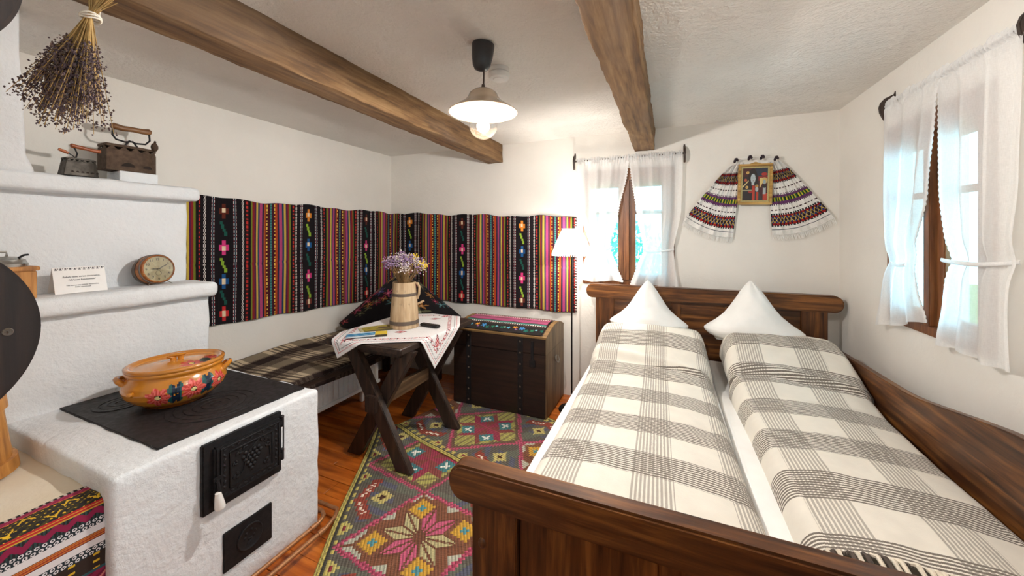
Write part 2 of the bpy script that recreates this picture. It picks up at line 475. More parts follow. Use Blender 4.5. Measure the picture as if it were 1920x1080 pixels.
def window(name, label, a0, a1, z0, z1, fmap):
    """double casement with a mullion and one cross bar per leaf; fmap(a, depth, z) -> world"""
    c = (a0 + a1) / 2
    w = root(name, fmap(c, 0, z0), label, 'window', kind='structure')
    def part(n, A0, A1, d0, d1, Z0, Z1, mat, par, bev=.004):
        V = [fmap(*p) for p in ((A0, d0, Z0), (A1, d0, Z0), (A1, d1, Z0), (A0, d1, Z0), (A0, d0, Z1), (A1, d0, Z1), (A1, d1, Z1), (A0, d1, Z1))]
        return mesh(n, V, MB().box(0, 1, 0, 1, 0, 1).f, mat, par, bevel=bev)
    for d0, d1 in ((-.012, .07),):
        fw = .05
        part('jamb', a0, a0 + fw, d0, d1, z0, z1, M_window, w); part('jamb', a1 - fw, a1, d0, d1, z0, z1, M_window, w)
        part('head', a0 + fw, a1 - fw, d0, d1, z1 - .10, z1, M_window, w); part('sill', a0 + fw, a1 - fw, d0, d1, z0, z0 + .045, M_window, w)
        part('mullion', c - .022, c + .022, d0 - .012, d1, z0 + .045, z1 - .10, M_window, w)
        for s in (0, 1):
            s0, s1 = (a0 + fw, c - .022) if s == 0 else (c + .022, a1 - fw)
            e0, e1 = d0 + .012, d0 + .05
            zb, zt = z0 + .045, z1 - .10; st = .048
            sash = part('sash', s0, s0 + st, e0, e1, zb, zt, M_window, w)
            part('stile', s1 - st, s1, e0, e1, zb, zt, M_window, sash)
            part('rail', s0 + st, s1 - st, e0, e1, zb, zb + .055, M_window, sash); part('rail', s0 + st, s1 - st, e0, e1, zt - .055, zt, M_window, sash)
            zc = lerp(zb, zt, .68)
            part('cross_bar', s0 + st, s1 - st, e0 + .006, e1 - .006, zc - .014, zc + .014, M_window, sash, .002)
            for q0, q1 in ((zb + .055, zc - .014), (zc + .014, zt - .055)):
                part('pane', s0 + st, s1 - st, e0 + .017, e0 + .021, q0, q1, M_glass, sash, 0)
    return w
window('window_1', 'small brown wooden casement window behind sheer curtains beside the floor lamp', *W1, lambda a, d, z: Vector((a, YB + d, z)))
window('window_2', 'brown wooden casement window with sheer curtains above the bed side board', *W2, lambda a, d, z: Vector((XR + d, a, z)))
window('added_window_3', 'added brown wooden casement window for fill daylight, unseen behind the viewer', *W3, lambda a, d, z: Vector((XR + d, a, z)))

def beam(x0, x1, label):
    def wob(p):
        e = noise.noise(Vector((p.x * 9, p.y * 5, p.z * 9))) * .007 + noise.noise(Vector((p.x * 30, p.y * 22, p.z * 30))) * .005
        return p + Vector((e, 0, e * .6 if p.z < 2.2 else 0))
    tag(rbox('ceiling_beam', x0, x1, YF + .01, YB - .002, 2.105, ZC + .02, M_beam, loc=((x0 + x1) / 2, 0, 2.105), r=.005, cell=.032, fn=wob), label, 'beam', 'ceiling beams')
beam(-1.60, -1.446, 'rough brown timber ceiling beam above the small table, on the stove side')
beam(-.252, -.096, 'rough brown timber ceiling beam ending above the window curtains at the bed head')

# outdoors
tag(MB().box(-12, 14, YB + .6, 20, -.6, -.5).build('lawn', m_plain('grass', C(92, 128, 60), .9, .3, 4), loc=(0, 10, -.5)), 'green lawn outside the window behind the bed', 'lawn', kind='structure')
M_leaf = m_plain('leaves', C(120, 200, 168), .6, .3, 8)
def shrub(c, rx, rz, n, label):
    rt = root('shrub', (c[0], c[1], -.5), label, 'shrub')
    MB().tube([(c[0], c[1], -.5), (c[0], c[1], c[2])], .05, 6).build('stem', M_hook, rt)
    b = MB(); rr = random.Random(5)
    for i in range(n):
        th, ph = rr.uniform(0, 2 * PI), math.acos(rr.uniform(-1, 1)); q = rr.uniform(.55, 1)
        p = Vector((c[0] + rx * q * math.sin(ph) * math.cos(th), c[1] + rx * .6 * q * math.sin(ph) * math.sin(th), c[2] + rz * q * math.cos(ph)))
        M = Matrix.Translation(p) @ Euler((rr.uniform(0, 6), rr.uniform(0, 6), rr.uniform(0, 6))).to_matrix().to_4x4()
        l = rr.uniform(.04, .08)
        b.add([M @ Vector(v) for v in ((-l, 0, 0), (0, -l * .45, .008), (l, 0, 0), (0, l * .45, .008))], [(0, 1, 2, 3)])
    tag(b.build('foliage', M_leaf, rt, smooth=False), kind='stuff')
shrub((-.75, 5.4, .7), .95, 1.05, 2600, 'leafy green shrub outside seen between the curtains of the small window')

# ------------------------------------------------------------------ masonry stove
SX, ST = -1.57, .666                 # front face x, cook-top height
stove = root('masonry_stove', (-2.1, .9, 0), 'whitewashed masonry stove with black iron hot plate and oven door', 'stove')
X0 = XL + .002
rbox('firebox', X0, SX, .56, 1.29, 0, ST, M_stove, stove, r=.016, cell=.03, amp=.0045, freq=9)
rbox('side_ledge', X0, SX - .05, .03, .575, 0, .60, M_ledge, stove, r=.018, cell=.04, amp=.004, freq=8)
rbox('heat_wall', X0, -2.42, .03, 1.272, .59, 1.09, M_stove, stove, r=.02, cell=.04, amp=.005, freq=7)
rbox('shelf_lip', X0, -2.355, .03, 1.286, 1.072, 1.155, M_stove, stove, r=.032, cell=.035, amp=.005, freq=8)
rbox('heat_wall', X0, -2.60, .03, 1.25, 1.14, 1.63, M_stove, stove, r=.02, cell=.04, amp=.005, freq=7)
rbox('shelf_lip', X0, -2.49, .03, 1.266, 1.612, 1.69, M_stove, stove, r=.026, cell=.035, amp=.005, freq=8)
def lean(p):
    t = clamp((p.z - 1.68) / (ZC - 1.68), 0, 1); k = clamp((p.x - X0) / (-2.5 - X0), 0, 1)
    base_flare = .02 * max(0, 1 - t * 9)
    return Vector((p.x + k * (.30 * t + base_flare), p.y - (.087 * t - base_flare) * (1 if p.y > .3 else 0), p.z))
rbox('chimney', X0, -2.515, .03, .645, 1.68, ZC + .03, M_stove, stove, r=.025, cell=.05, amp=.006, freq=5, fn=lean)
hp = MB().box(-2.415, -1.64, .70, 1.266, ST - .006, ST + .007).build('hot_plate', M_plate, stove, bevel=.002)
def annulus(cx, cy, r0, r1, z0, z1, n=48):
    return MB().lathe([(r0, z0), (r1, z0), (r1, z1), (r0, z1)], n, c=(cx, cy, 0), closed=True)
for cx, cy, rs in ((-1.835, .985, (.018, .048, .078, .108, .138, .165)), (-2.235, .83, (.016, .04, .066, .09))):
    for i, r1 in enumerate(rs):
        r0 = rs[i - 1] + .004 if i else 0.001
        annulus(cx, cy, r0, r1, ST + .006, ST + .0095 + .0004 * (i % 2)).build('ring', M_plate, hp, bevel=.0008, seg=1)
# oven door
DX = SX + .001

door = MB().box(DX - .01, DX + .016, .791, 1.089, .390, .650).build('oven_door_frame', M_iron, stove, bevel=.004)
leaf = MB().box(DX + .010, DX + .036, .822, 1.074, .418, .630).build('oven_door', M_iron, stove, bevel=.006)
b = MB(); fx = DX + .036
def frame_bars(b, y0, y1, z0, z1, w, h):
    b.box(fx - .002, fx + h, y0, y1, z0, z0 + w); b.box(fx - .002, fx + h, y0, y1, z1 - w, z1)
    b.box(fx - .002, fx + h, y0, y0 + w, z0 + w, z1 - w); b.box(fx - .002, fx + h, y1 - w, y1, z0 + w, z1 - w)
frame_bars(b, .838, 1.064, .430, .622, .005, .004); frame_bars(b, .868, 1.036, .456, .598, .005, .004)
b.build('moulding', M_iron, leaf, bevel=.001, seg=1)
b = MB()
for i in range(9):
    y = .856 + i * .0237
    for z in (.444, .611): b.blob((fx, y, z), .004, .009, .0045, 6, 4, Matrix.Rotation(.5 * (-1) ** i, 4, 'X'))
for i in range(7):
    z = .47 + i * .02
    for y in (.853, 1.05): b.blob((fx, y, z), .004, .0045, .008, 6, 4, Matrix.Rotation(.5 * (-1) ** i, 4, 'X'))
b.build('border_relief', M_iron, leaf)
b = MB()
for row, cnt in enumerate((4, 5, 4, 3, 2, 1)):                      # bunch of grapes
    for i in range(cnt): b.blob((fx, .952 + (i - (cnt - 1) / 2) * .0165, .56 - row * .0145), .007, .0085, .0085, 8, 5)
for y, z, r in ((.905, .575, .016), (1.0, .582, .018), (.925, .588, .012), (1.015, .55, .013), (.895, .49, .016), (1.01, .485, .015), (.89, .54, .012)):
    for a in range(3): b.blob((fx, y + math.cos(a * 2.1 + y * 20) * r * .5, z + math.sin(a * 2.1 + y * 20) * r * .5), .005, r * .62, r * .42, 7, 4, Matrix.Rotation(a * 2.1, 4, 'X'))
b.tube([(fx + .002, .895, .47), (fx + .003, .92, .50), (fx + .003, .935, .56), (fx + .003, .98, .594), (fx + .002, 1.02, .57), (fx + .002, 1.025, .50)], .0028, 6)
b.build('vine_relief', M_iron, leaf)
for z in (.605, .462):
    hb = MB(); hb.tube([(DX + .022, 1.086, z - .02), (DX + .022, 1.086, z + .02)], .007, 10); hb.blob((DX + .022, 1.086, z + .023), .009, .009, .007)
    hb.bar((DX + .026, 1.06, z), (DX + .024, 1.086, z), .008, .018)
    hb.build('hinge', M_iron, stove)
MB().tube([(DX + .022, 1.092, .44), (DX + .022, 1.092, .63)], .003, 8).build('hinge_pin', M_iron, stove)
lt = MB(); lt.tube([(DX + .034, .822, .520), (DX + .055, .822, .516)], .006, 8); lt.bar((DX + .046, .812, .522), (DX + .046, .834, .524), .006, .012)
lt.tube([(DX + .05, .822, .516), (DX + .056, .823, .50), (DX + .058, .825, .478)], .005, 8)
latch = lt.build('latch', M_iron, leaf)
Mk = axes((1, 0, 0), (0, 1, 0), (0, 0, 1), (DX + .058, .826, .415)) @ Matrix.Rotation(.12, 4, 'X')
MB().lathe([(.012, 0), (.016, .003), (.017, .010), (.0125, .045), (.010, .058), (.0095, .063), (.004, .065)], 20, Mk).build('latch_knob', M_porc, latch)
ash = MB().box(DX - .01, DX + .006, .866, 1.053, .120, .272).build('ash_door', M_iron, stove, bevel=.002)
Ma = axes((0, 1, 0), (0, 0, 1), (1, 0, 0), (DX + .006, .962, .197))
MB().lathe([(.05, -.002), (.05, .0035), (.047, .005), (.043, .0035), (.040, .002)], 32, Ma).build('emblem', M_iron, ash)
b = MB()
for i in range(6): b.blob((DX + .007, .962 + .021 * math.cos(i * PI / 3 + .3), .205 + .016 * math.sin(i * PI / 3 + .3)), .005, .0065, .0055, 6, 4)
b.blob((DX + .007, .958, .176), .004, .014, .004, 6, 4, Matrix.Rotation(.5, 4, 'X')); b.blob((DX + .007, .966, .188), .005, .006, .005, 6, 4)
b.build('emblem_relief', M_iron, ash)

for x, lab, z in ((-1.515, 'copper heating pipe close against the foot of the stove', .062), (-1.468, 'copper heating pipe beside the kilim, outer one of the pair', .052)):
    pr = root('heating_pipe', (x, .6, 0), lab, 'pipe', 'copper pipes along the stove')
    e = 1.275
    MB().tube([(x, .03, z), (x, e - .04, z), (x - .006, e - .015, z), (x - .02, e + .012 + (x + 1.515) * .5, z), (x - .05, e + .028 + (x + 1.515), z), (x - .5, e + .03 + (x + 1.515), z)], .0095, 10).build('tube', M_copper, pr)
    MB().tube([(x, e - .075, z), (x, e - .045, z)], .0125, 10).build('coupling', M_copper, pr)
    for y in (.35, .9): MB().box(x - .012, x + .012, y, y + .012, 0, z).build('clip', M_copper, pr)

# ------------------------------------------------------------------ casserole on the hot plate
AX = math.atan2(.86, .50)
Mp = Matrix.Translation((-2.05, .945, ST + .010)) @ Matrix.Rotation(AX, 4, 'Z') @ Matrix.Diagonal((1, 1, 1.03, 1))
POTA, POTB = .180, .166
pot = root('casserole', (-2.05, .945, ST + .010), 'oval brown glazed clay casserole with lid and painted flowers on the hot plate', 'casserole')
prof = [(0, .60), (.012, .68), (.03, .82), (.055, .95), (.08, 1.0), (.10, .985), (.118, .93), (.13, .885), (.138, .88), (.143, .93), (.150, .945), (.156, .93)]
OCH = (196, 126, 38)
flw = [(-.26, .066, .042, 0), (.40, .076, .044, 0), (1.02, .080, .040, 0), (.07, .072, .026, 1), (.72, .080, .024, 1)]
def petal(dx, dy, r, np_=7, ph=0.0):
    d = math.hypot(dx, dy)
    if d > r: return 0
    if d < r * .2: return 2
    if d < r * .27: return 3
    a = math.atan2(dy, dx) + ph
    return 1 if d < r * (.62 + .38 * abs(math.cos(a * np_ / 2))) else 0
def pot_col(u, v):
    th = u * 2 * PI; z = v * .156
    # outward side facing the room: local -y
    f = (th - 1.5 * PI)
    if f < -PI: f += 2 * PI
    for c, zc, r, kind in flw:
        dx = (f - c) * .170; dy = z - zc
        if kind == 0:
            k = petal(dx, dy, r)
            if k == 2: return (232, 216, 150)
            if k == 3: return (40, 24, 18)
            if k == 1:
                a = math.atan2(dy, dx)
                return (226, 104, 96) if math.sin(a * 14) > -.1 else (196, 60, 48)
        else:
            for j in range(4):
                ox, oy = (-.013, .019) if j == 0 else (.012, .022) if j == 1 else (-.014, -.021) if j == 2 else (.011, -.019)
                ex, ey = dx - ox, dy - oy
                if (ex / .012) ** 2 + (ey / .022) ** 2 < 1: return (22, 82, 84) if (ex > 0) ^ (j % 2 == 0) else (18, 36, 60)
            if abs(dx) < .004 and abs(dy) < .024: return (14, 30, 30)
    if z < .02: return (158, 84, 20)
    n_ = noise.noise(Vector((math.cos(th) * 3, math.sin(th) * 3, z * 22)))
    q = int(n_ * 3) * 5
    return (OCH[0] + q, OCH[1] + q, OCH[2])
def pot_pos(u, v):
    z = v * .156; th = u * 2 * PI
    r = interp([(a, b_) for a, b_ in prof], z)[0]
    return Mp @ Vector((POTA * r * math.cos(th), POTB * r * math.sin(th), z))
body = grid('body', 220, 48, pot_pos, M_glaze, pot, col=pot_col, closed_u=True)
MB().lathe([(.001, .001), (.60, .001)], 40, Mp @ Matrix.Diagonal((POTA, POTB, 1, 1))).build('foot', m_plain('clay base', C(150, 84, 26), .4), pot)
def lid_prof(q):   # q: 0 rim .. 1 centre -> (r, z)
    return interp([(0, .90, .152), (.06, .955, .160), (.12, .955, .170), (.18, .90, .174), (.25, .845, .170), (.30, .80, .160), (.55, .5, .166), (.8, .2, .172), (1, .004, .174)], q)
def lid_col(u, v):
    r, z = lid_prof(v); th = u * 2 * PI
    x, y = POTA * r * math.cos(th), POTB * r * math.sin(th)
    if v < .28: return (190, 122, 44)
    k = petal(x - .055, y + .075, .042)
    if k == 2: return (226, 190, 90)
    if k == 3: return (40, 20, 14)
    if k == 1: return (196, 66, 44)
    if ((x - .100) / .022) ** 2 + ((y + .045) / .034) ** 2 < 1: return (52, 56, 44)
    if petal(x - .120, y - .0, .030): return (190, 60, 40)
    return (198, 130, 46)
lid = grid('lid', 200, 36, lambda u, v: Mp @ Vector((POTA * lid_prof(v)[0] * math.cos(2 * PI * u), POTB * lid_prof(v)[0] * math.sin(2 * PI * u), lid_prof(v)[1])), M_glaze, pot, col=lid_col, closed_u=True)
M_clay = m_plain('ochre glaze', C(*OCH), .2, .1, 20, Coat_Weight=.6)
b = MB(); b.tube([Mp @ Vector(p) for p in ((-.012, 0, .172), (-.014, 0, .188), (-.032, 0, .194))], [.012, .013, .010], 10)
b.blob(Mp @ Vector((0, 0, .195)), .036, .016, .008, 14, 6, Matrix.Rotation(AX, 4, 'Z')); b.tube([Mp @ Vector(p) for p in ((.012, 0, .170), (.014, 0, .19))], .011, 10)
b.build('knob', M_clay, lid)
for s in (1, -1):
    pts = [Mp @ Vector((s * (x - .016), y, z)) for x, y, z in ((.178, -.034, .108), (.196, -.030, .124), (.206, -.012, .130), (.206, .012, .130), (.196, .030, .124), (.178, .034, .108))]
    MB().tube(pts, [.012, .011, .010, .010, .011, .012], 10).build('handle', M_clay, pot)
MB().tube([Mp @ Vector(p) for p in ((-.125, -.112, .085), (-.131, -.134, .092), (-.126, -.138, .088))], [.012, .009, .003], 8).build('nub', M_clay, pot)

# ------------------------------------------------------------------ embroidered runner on the side ledge
def runner_col(u, v):
    """u along the ledge (m/.55), v from the back edge down the front"""
    a = u * .52; d = v * .70; W_ = (226, 224, 228); K = (34, 30, 30); B = (140, 26, 70); Yl = (222, 180, 40)
    def zig(per): x = (a % per) / per; return abs(x - .5) * 2
    def rings(d0):
        x = (a + (.007 if d > d0 + .012 else 0)) % .014 - .007; y = (d - d0) % .012 - .006
        r = math.hypot(x, y)
        if .0024 < r < .0050: return W_
        return (32, 44, 52)
    if d < .012: return K if (a % .014) < .008 else (198, 186, 176)
    if d < .03: return B if (a + d) % .02 > .003 else (170, 60, 90)
    if d < .034: return (200, 90, 50)
    if d < .112:
        y = (d - .073) / .039; z = zig(.085) * 2 - 1
        if abs(y - z * .75) < .11 and zig(.0425) > .25: return Yl
        if abs(y + z * .75) < .10: return (52, 46, 20)
        if math.sin(a * 260) * math.sin(d * 320) > .72: return Yl
        return K if math.sin(a * 150 + d * 300) > -.6 else (70, 60, 26)
    if d < .126: return (168, 30, 32) if (d - .112) % .007 < .0045 else (190, 150, 50)
    if d < .16: return B if abs((d - .143) / .017 - (zig(.04) - .5)) < .62 else (40, 66, 66) if int(a / .004) % 2 else (30, 28, 30)
    if d < .184: return rings(.16)
    if d < .203: return W_
    if d < .205: return (60, 30, 30)
    if d < .222: return (200, 120, 50) if (d - .205) % .0056 < .003 else (150, 40, 36)
    if d < .224: return (60, 30, 30)
    if d < .244: return W_
    if d < .268: return rings(.244)
    if d < .315: return Yl if (zig(.05) > .72 and (d - .268) % .022 < .007) else (48, 34, 28)
    if d < .323: return (40, 84, 92)
    if d < .42:
        y = (d - .372) / .048; z = zig(.13) * 2 - 1
        if abs(y - z * .7) < .12: return Yl
        if abs(y + z * .7) < .1: return (210, 130, 120)
        return B if math.sin(a * 170 + d * 260) > -.7 else (104, 18, 52)
    if d < .428: return (170, 140, 60)
    if d < .47: return Yl if (zig(.05) > .72 and (d - .428) % .022 < .007) else (40, 36, 34)
    if d < .494: return rings(.47)
    if d < .515: return W_
    if d < .53: return (200, 120, 50)
    return W_
lx = SX - .05
def runner_pos(u, v):
    y = lerp(-.02 + .06, .562, u); d = v * .70; t = .118
    if d < t - .02: return (lx - t + d, y, .606 + .0015 * math.sin(y * 40 + d * 50))
    if d < t + .012:
        a = (d - t + .02) / .032 * PI / 2; return (lx - .02 + .028 * math.sin(a), y, .606 - .02 + .02 * math.cos(a) - .002)
    dd = d - t - .012
    return (lx + .009 + .003 * math.sin(y * 22) * min(1, dd * 6), y, .585 - dd)
tag(grid('embroidered_runner', 330, 420, runner_pos, m_col('embroidery', .92), loc=(lx, .3, .5), col=runner_col, thick=.003, uvs=(.55, .7), off=1.0),
    'embroidered runner with burgundy, black and yellow bands hanging over the stove ledge', 'runner')

# ------------------------------------------------------------------ wooden churn on the ledge
def stave_vessel(rt, c, prof, hoops, n, mat, hoopmat, gap=.012):
    for i in range(n):
        a0, a1 = 2 * PI * (i + gap) / n, 2 * PI * (i + 1 - gap) / n; b = MB(); V = []; F = []
        k = 3
        for z, r in prof:
            for rr in (r, r - .012):
                for j in range(k + 1):
                    a = lerp(a0, a1, j / k); V.append((c[0] + rr * math.cos(a), c[1] + rr * math.sin(a), c[2] + z))
        w = k + 1; st = 2 * w
        for q in range(len(prof) - 1):
            o = q * st
            for j in range(k):
                F.append((o + j, o + j + 1, o + st + j + 1, o + st + j)); F.append((o + w + j + 1, o + w + j, o + st + w + j, o + st + w + j + 1))
            F.append((o, o + st, o + st + w, o + w)); F.append((o + k, o + w + k, o + st + w + k, o + st + k))
        for o in (0, (len(prof) - 1) * st):
            for j in range(k): F.append((o + j, o + w + j, o + w + j + 1, o + j + 1))
        mesh('stave', V, F, mat, rt, angle=50)
    for z, h, ex in hoops:
        r0 = interp([(z_, r_) for z_, r_ in prof], z)[0]; r1 = interp([(z_, r_) for z_, r_ in prof], z + h)[0]
        MB().lathe([(r0 - .001, z), (r0 + ex, z + .002), (r1 + ex, z + h - .002), (r1 - .001, z + h)], 40, c=c).build('hoop', hoopmat, rt)
cc = (-2.165, .385, .604)
ch = root('butter_churn', cc, 'tall light wooden churn with wooden hoops standing on the stove ledge', 'churn')
stave_vessel(ch, cc, [(0, .135), (.15, .118), (.30, .102), (.46, .09)], [(.0, .045, .011), (.215, .04, .010), (.40, .035, .009)], 11, M_churn, M_churn)
MB().lathe([(.001, .40), (.08, .40), (.08, .43), (.001, .435)], 24, c=cc).build('lid', M_churn, ch)
MB().tube([(cc[0], cc[1], cc[2] + .43), (cc[0], cc[1], cc[2] + .50)], .012, 10).build('plunger', M_churn, ch)

# ------------------------------------------------------------------ things on the stove shelves
g = root('coffee_grinder', (-2.47, .57, 1.156), 'wooden box coffee grinder with metal cap on the stove shelf', 'grinder')
gb = MB().box(-2.535, -2.40, .515, .636, 1.157, 1.272).build('box', M_churn, g, bevel=.003)
MB().box(-2.542, -2.393, .508, .643, 1.272, 1.290).build('top_board', M_churn, g, bevel=.003)
MB().lathe([(.001, 1.29), (.055, 1.29), (.056, 1.302), (.052, 1.306), (.048, 1.318), (.025, 1.33), (.001, 1.332)], 32, c=(-2.47, .575, 0)).build('metal_cap', M_steel, g)
MB().tube([(-2.45, .6, 1.324), (-2.44, .612, 1.336), (-2.43, .62, 1.338)], .004, 8).build('catch', M_iron, g)
MB().tube([(-2.47, .575, 1.33), (-2.47, .575, 1.35), (-2.47, .50, 1.352), (-2.47, .47, 1.352)], .005, 8).build('crank', M_steel, g)
dr = MB().box(-2.40, -2.394, .53, .62, 1.165, 1.21).build('drawer', M_churn, g, bevel=.002); MB().blob((-2.388, .575, 1.187), .008, .008, .008).build('knob', M_steel, dr)

# tent card
cd = root('tent_card', (-2.5, .785, 1.156), 'white folded paper card with printed notice on the stove shelf', 'card')
zb, zt = 1.157, 1.272; ya, yb = .702, .866
pf = [Vector((-2.462, ya, zb)), Vector((-2.462, yb, zb)), Vector((-2.497, yb, zt)), Vector((-2.497, ya, zt))]
mesh('front_leaf', pf + [p - Vector((.0008, 0, 0)) for p in pf], MB().box(0, 1, 0, 1, 0, 1).f, M_paper, cd, smooth=False)
pk = [Vector((-2.540, ya, zb)), Vector((-2.540, yb, zb)), Vector((-2.498, yb, zt)), Vector((-2.498, ya, zt))]
mesh('back_leaf', pk + [p - Vector((.0008, 0, 0)) for p in pk], MB().box(0, 1, 0, 1, 0, 1).f, M_paper, cd, smooth=False)
upv = (pf[3] - pf[0]).normalized(); nv = Vector((0, 1, 0)).cross(upv)
def cardM(y, f): return axes((0, 1, 0), upv, nv, pf[0] + Vector((0, y - ya, 0)) + upv * (f * .12) + nv * .0008)
ym = (ya + yb) / 2
for body_, f, s in (('Sobele sunt strict decorative,', .63, .0100), ('NU sunt functionale!', .51, .0100), ('The stoves are strictly decorative,', .30, .0075), ('NOT functional!', .225, .0075)):
    text('print', body_, s, cardM(ym + .004, f), M_ink, cd, shear=.2)
for i in range(11):
    y = ya + .010 + i * .0144
    M = cardM(y, .945); MB().obox(M, .005, .005, .0006).obox(M @ Matrix.Translation((.0065, .001, 0)), .003, .003, .0006).build('punch_hole', M_ink, cd, smooth=False)
    MB().obox(cardM(y, .90), .008, .0022, .0004).build('print', M_ink, cd, smooth=False)

# barrel clock
ckc = Vector((-2.475, 1.062, 1.240))
ck = root('barrel_clock', (-2.52, 1.062, 1.157), 'small alarm clock in a wooden barrel case on the stove shelf', 'clock')
fn_ = Vector((.985, .10, .14)).normalized(); sx_ = Vector((0, 0, 1)).cross(fn_).normalized(); up_ = fn_.cross(sx_)
Mc = axes(sx_, up_, fn_, ckc)
M_barrel = m_wood('barrel case wood', C(110, 54, 18), C(160, 92, 36), C(192, 122, 56), 'X', 30, .4, knots=False)
MB().lathe([(.001, -.095), (.058, -.095), (.070, -.075), (.076, -.05), (.077, -.03), (.074, -.008), (.071, .004), (.067, .006), (.066, -.004)], 40, Mc).build('case', M_barrel, ck)
for z, r, h in ((-.052, .0775, .016), (-.09, .064, .008), (-.012, .0765, .008)):
    MB().lathe([(r - .003, z - h / 2), (r + .0015, z - h / 2), (r + .0015, z + h / 2), (r - .003, z + h / 2)], 40, Mc, closed=True).build('hoop', M_hoop, ck)
face = MB().lathe([(.001, -.003), (.0665, -.003)], 40, Mc).build('face', m_plain('clock face', C(222, 212, 170), .5, .05, 20), ck)
for h in range(1, 13):
    a = PI / 2 - h * PI / 6
    text('numeral', str(h), .017, Mc @ Matrix.Translation((.051 * math.cos(a), .051 * math.sin(a), -.0022)), M_ink, face)
MB().lathe([(.0115, -.0025), (.0125, -.0025), (.0125, -.0018), (.0115, -.0018)], 24, Mc @ Matrix.Translation((0, -.022, 0)), closed=True).build('alarm_dial', M_ink, face)
def hand(L, ang, w, name):
    a = PI / 2 - ang; d = Vector((math.cos(a), math.sin(a))); p = Vector((-d.y, d.x))
    poly = [tuple(-d * .01 + p * w * .5), tuple(-d * .01 - p * w * .5), tuple(d * L * .6 - p * w), tuple(d * L), tuple(d * L * .6 + p * w)]
    MB().prism(poly, Mc @ Matrix.Translation((0, 0, -.0005)), .0008).build(name, M_ink, face, smooth=False)
hand(.036, math.radians(272), .0022, 'hour_hand'); hand(.056, math.radians(62), .002, 'minute_hand'); hand(.012, math.radians(280) , .001, 'alarm_hand')

MB().lathe([(.001, .0045), (.066, .0035)], 40, Mc).build('glass', M_bulbglass, ck)
for s in (-1, 1):
    p = Mc @ Vector((s * .034, -.062, -.01)); q = Vector((p.x + .02, p.y + s * .018, 1.1575))
    MB().tube([p, q], [.0028, .0022], 8).build('leg', M_steel, ck)

# charcoal irons on the top shelf
Z2 = 1.692

def charcoal_iron(rt, yc, xc, z0, L, W, Ht, mat, tri, holes, flare=0.0):
    """boat-shaped box iron: pointed towards +y, toothed rim, draught holes"""
    def ring(s, z): 
        f = 1 + flare * (1 - s)
        return [(xc - W / 2 * f, yc - L / 2 * f, z), (xc + W / 2 * f, yc - L / 2 * f, z), (xc + W / 2 * f, yc + L * .12, z), (xc + W * .42 * f, yc + L * .34, z), (xc, yc + L / 2 * f, z), (xc - W * .42 * f, yc + L * .34, z), (xc - W / 2 * f, yc + L * .12, z)]
    V = ring(0, z0) + ring(.06, z0 + Ht * .06) + ring(1, z0 + Ht * .80); n = 7
    F = [tuple(reversed(range(n)))]
    for k in range(2): F += [(k * n + i, k * n + (i + 1) % n, (k + 1) * n + (i + 1) % n, (k + 1) * n + i) for i in range(n)]
    F.append(tuple(2 * n + i for i in range(n)))
    bd = mesh('box', V, F, mat, rt, bevel=.0015, seg=1)
    top = ring(1, z0 + Ht * .80)
    b = MB()
    for i in range(n):
        p, q = Vector(top[i]), Vector(top[(i + 1) % n]); m = max(1, int((q - p).length / tri))
        inn = (Vector((xc, yc, p.z)) - (p + q) / 2).normalized() * .003
        for j in range(m):
            a, c = p.lerp(q, (j + .1) / m), p.lerp(q, (j + .9) / m); t = (a + c) / 2 + Vector((0, 0, Ht * .13))
            b.add([a, c, t, a + inn, c + inn, t + inn], [(0, 1, 2), (5, 4, 3), (0, 3, 4, 1), (1, 4, 5, 2), (2, 5, 3, 0)])
    b.build('toothed_rim', mat, rt, smooth=False)
    ld = mesh('lid', ring(1, z0 + Ht * .90) + ring(1.0, z0 + Ht), [tuple(reversed(range(n))), tuple(range(n, 2 * n))] + [(i, (i + 1) % n, n + (i + 1) % n, n + i) for i in range(n)], mat, rt, bevel=.002)
    for y, w, h in holes:
        poly = [(w * math.cos(PI * i / 10), h * math.sin(PI * i / 10)) for i in range(11)]
        M = axes((0, 1, 0), (0, 0, 1), (1, 0, 0), (xc + W / 2 * (1 + flare * .6) - .0005, y, z0 + Ht * .18))
        MB().prism(poly, M, .0018).build('draught_hole', M_black2, bd, smooth=False)
    return ld
M_black2 = NT('dark opening', .9, C(38, 28, 22)).m  # dark plates laid on the box where the draught holes are
M_handle = m_wood('iron handle wood', C(74, 48, 26), C(116, 78, 44), C(142, 100, 60), 'Y', 30, .45, knots=False)
M_handle2 = m_wood('reddish handle wood', C(120, 58, 28), C(168, 92, 50), C(192, 116, 70), 'Y', 30, .35, knots=False)
tl = rbox('support_tile', -2.70, -2.565, .945, 1.10, Z2, Z2 + .055, M_stove, loc=(-2.63, 1.02, Z2), r=.006, cell=.04)
tag(tl, 'small white block under the larger charcoal iron', 'block')
bi = root('charcoal_iron', (-2.63, 1.01, Z2 + .055), 'large rusty charcoal iron with curled wooden handle on the stove top shelf', 'iron')
zi = Z2 + .056
ld = charcoal_iron(bi, 1.01, -2.63, zi, .215, .095, .135, M_rust, .034, ((.985, .026, .020), (1.062, .018, .016)))
hz = zi + .232
b = MB()
b.tube([(-2.63, .945, hz - .005), (-2.63, .942, hz - .045), (-2.63, .955, hz - .066), (-2.63, .99, hz - .072), (-2.63, 1.02, hz - .064), (-2.63, 1.035, hz - .085), (-2.63, 1.045, zi + .132)], .0045, 8)
b.tube([(-2.625, 1.085, hz - .005), (-2.625, 1.088, hz - .045), (-2.625, 1.07, hz - .068), (-2.625, 1.03, hz - .072), (-2.625, 1.005, hz - .064), (-2.625, .992, hz - .085), (-2.625, .985, zi + .132)], .0045, 8)
b.build('handle_bracket', M_iron, bi)
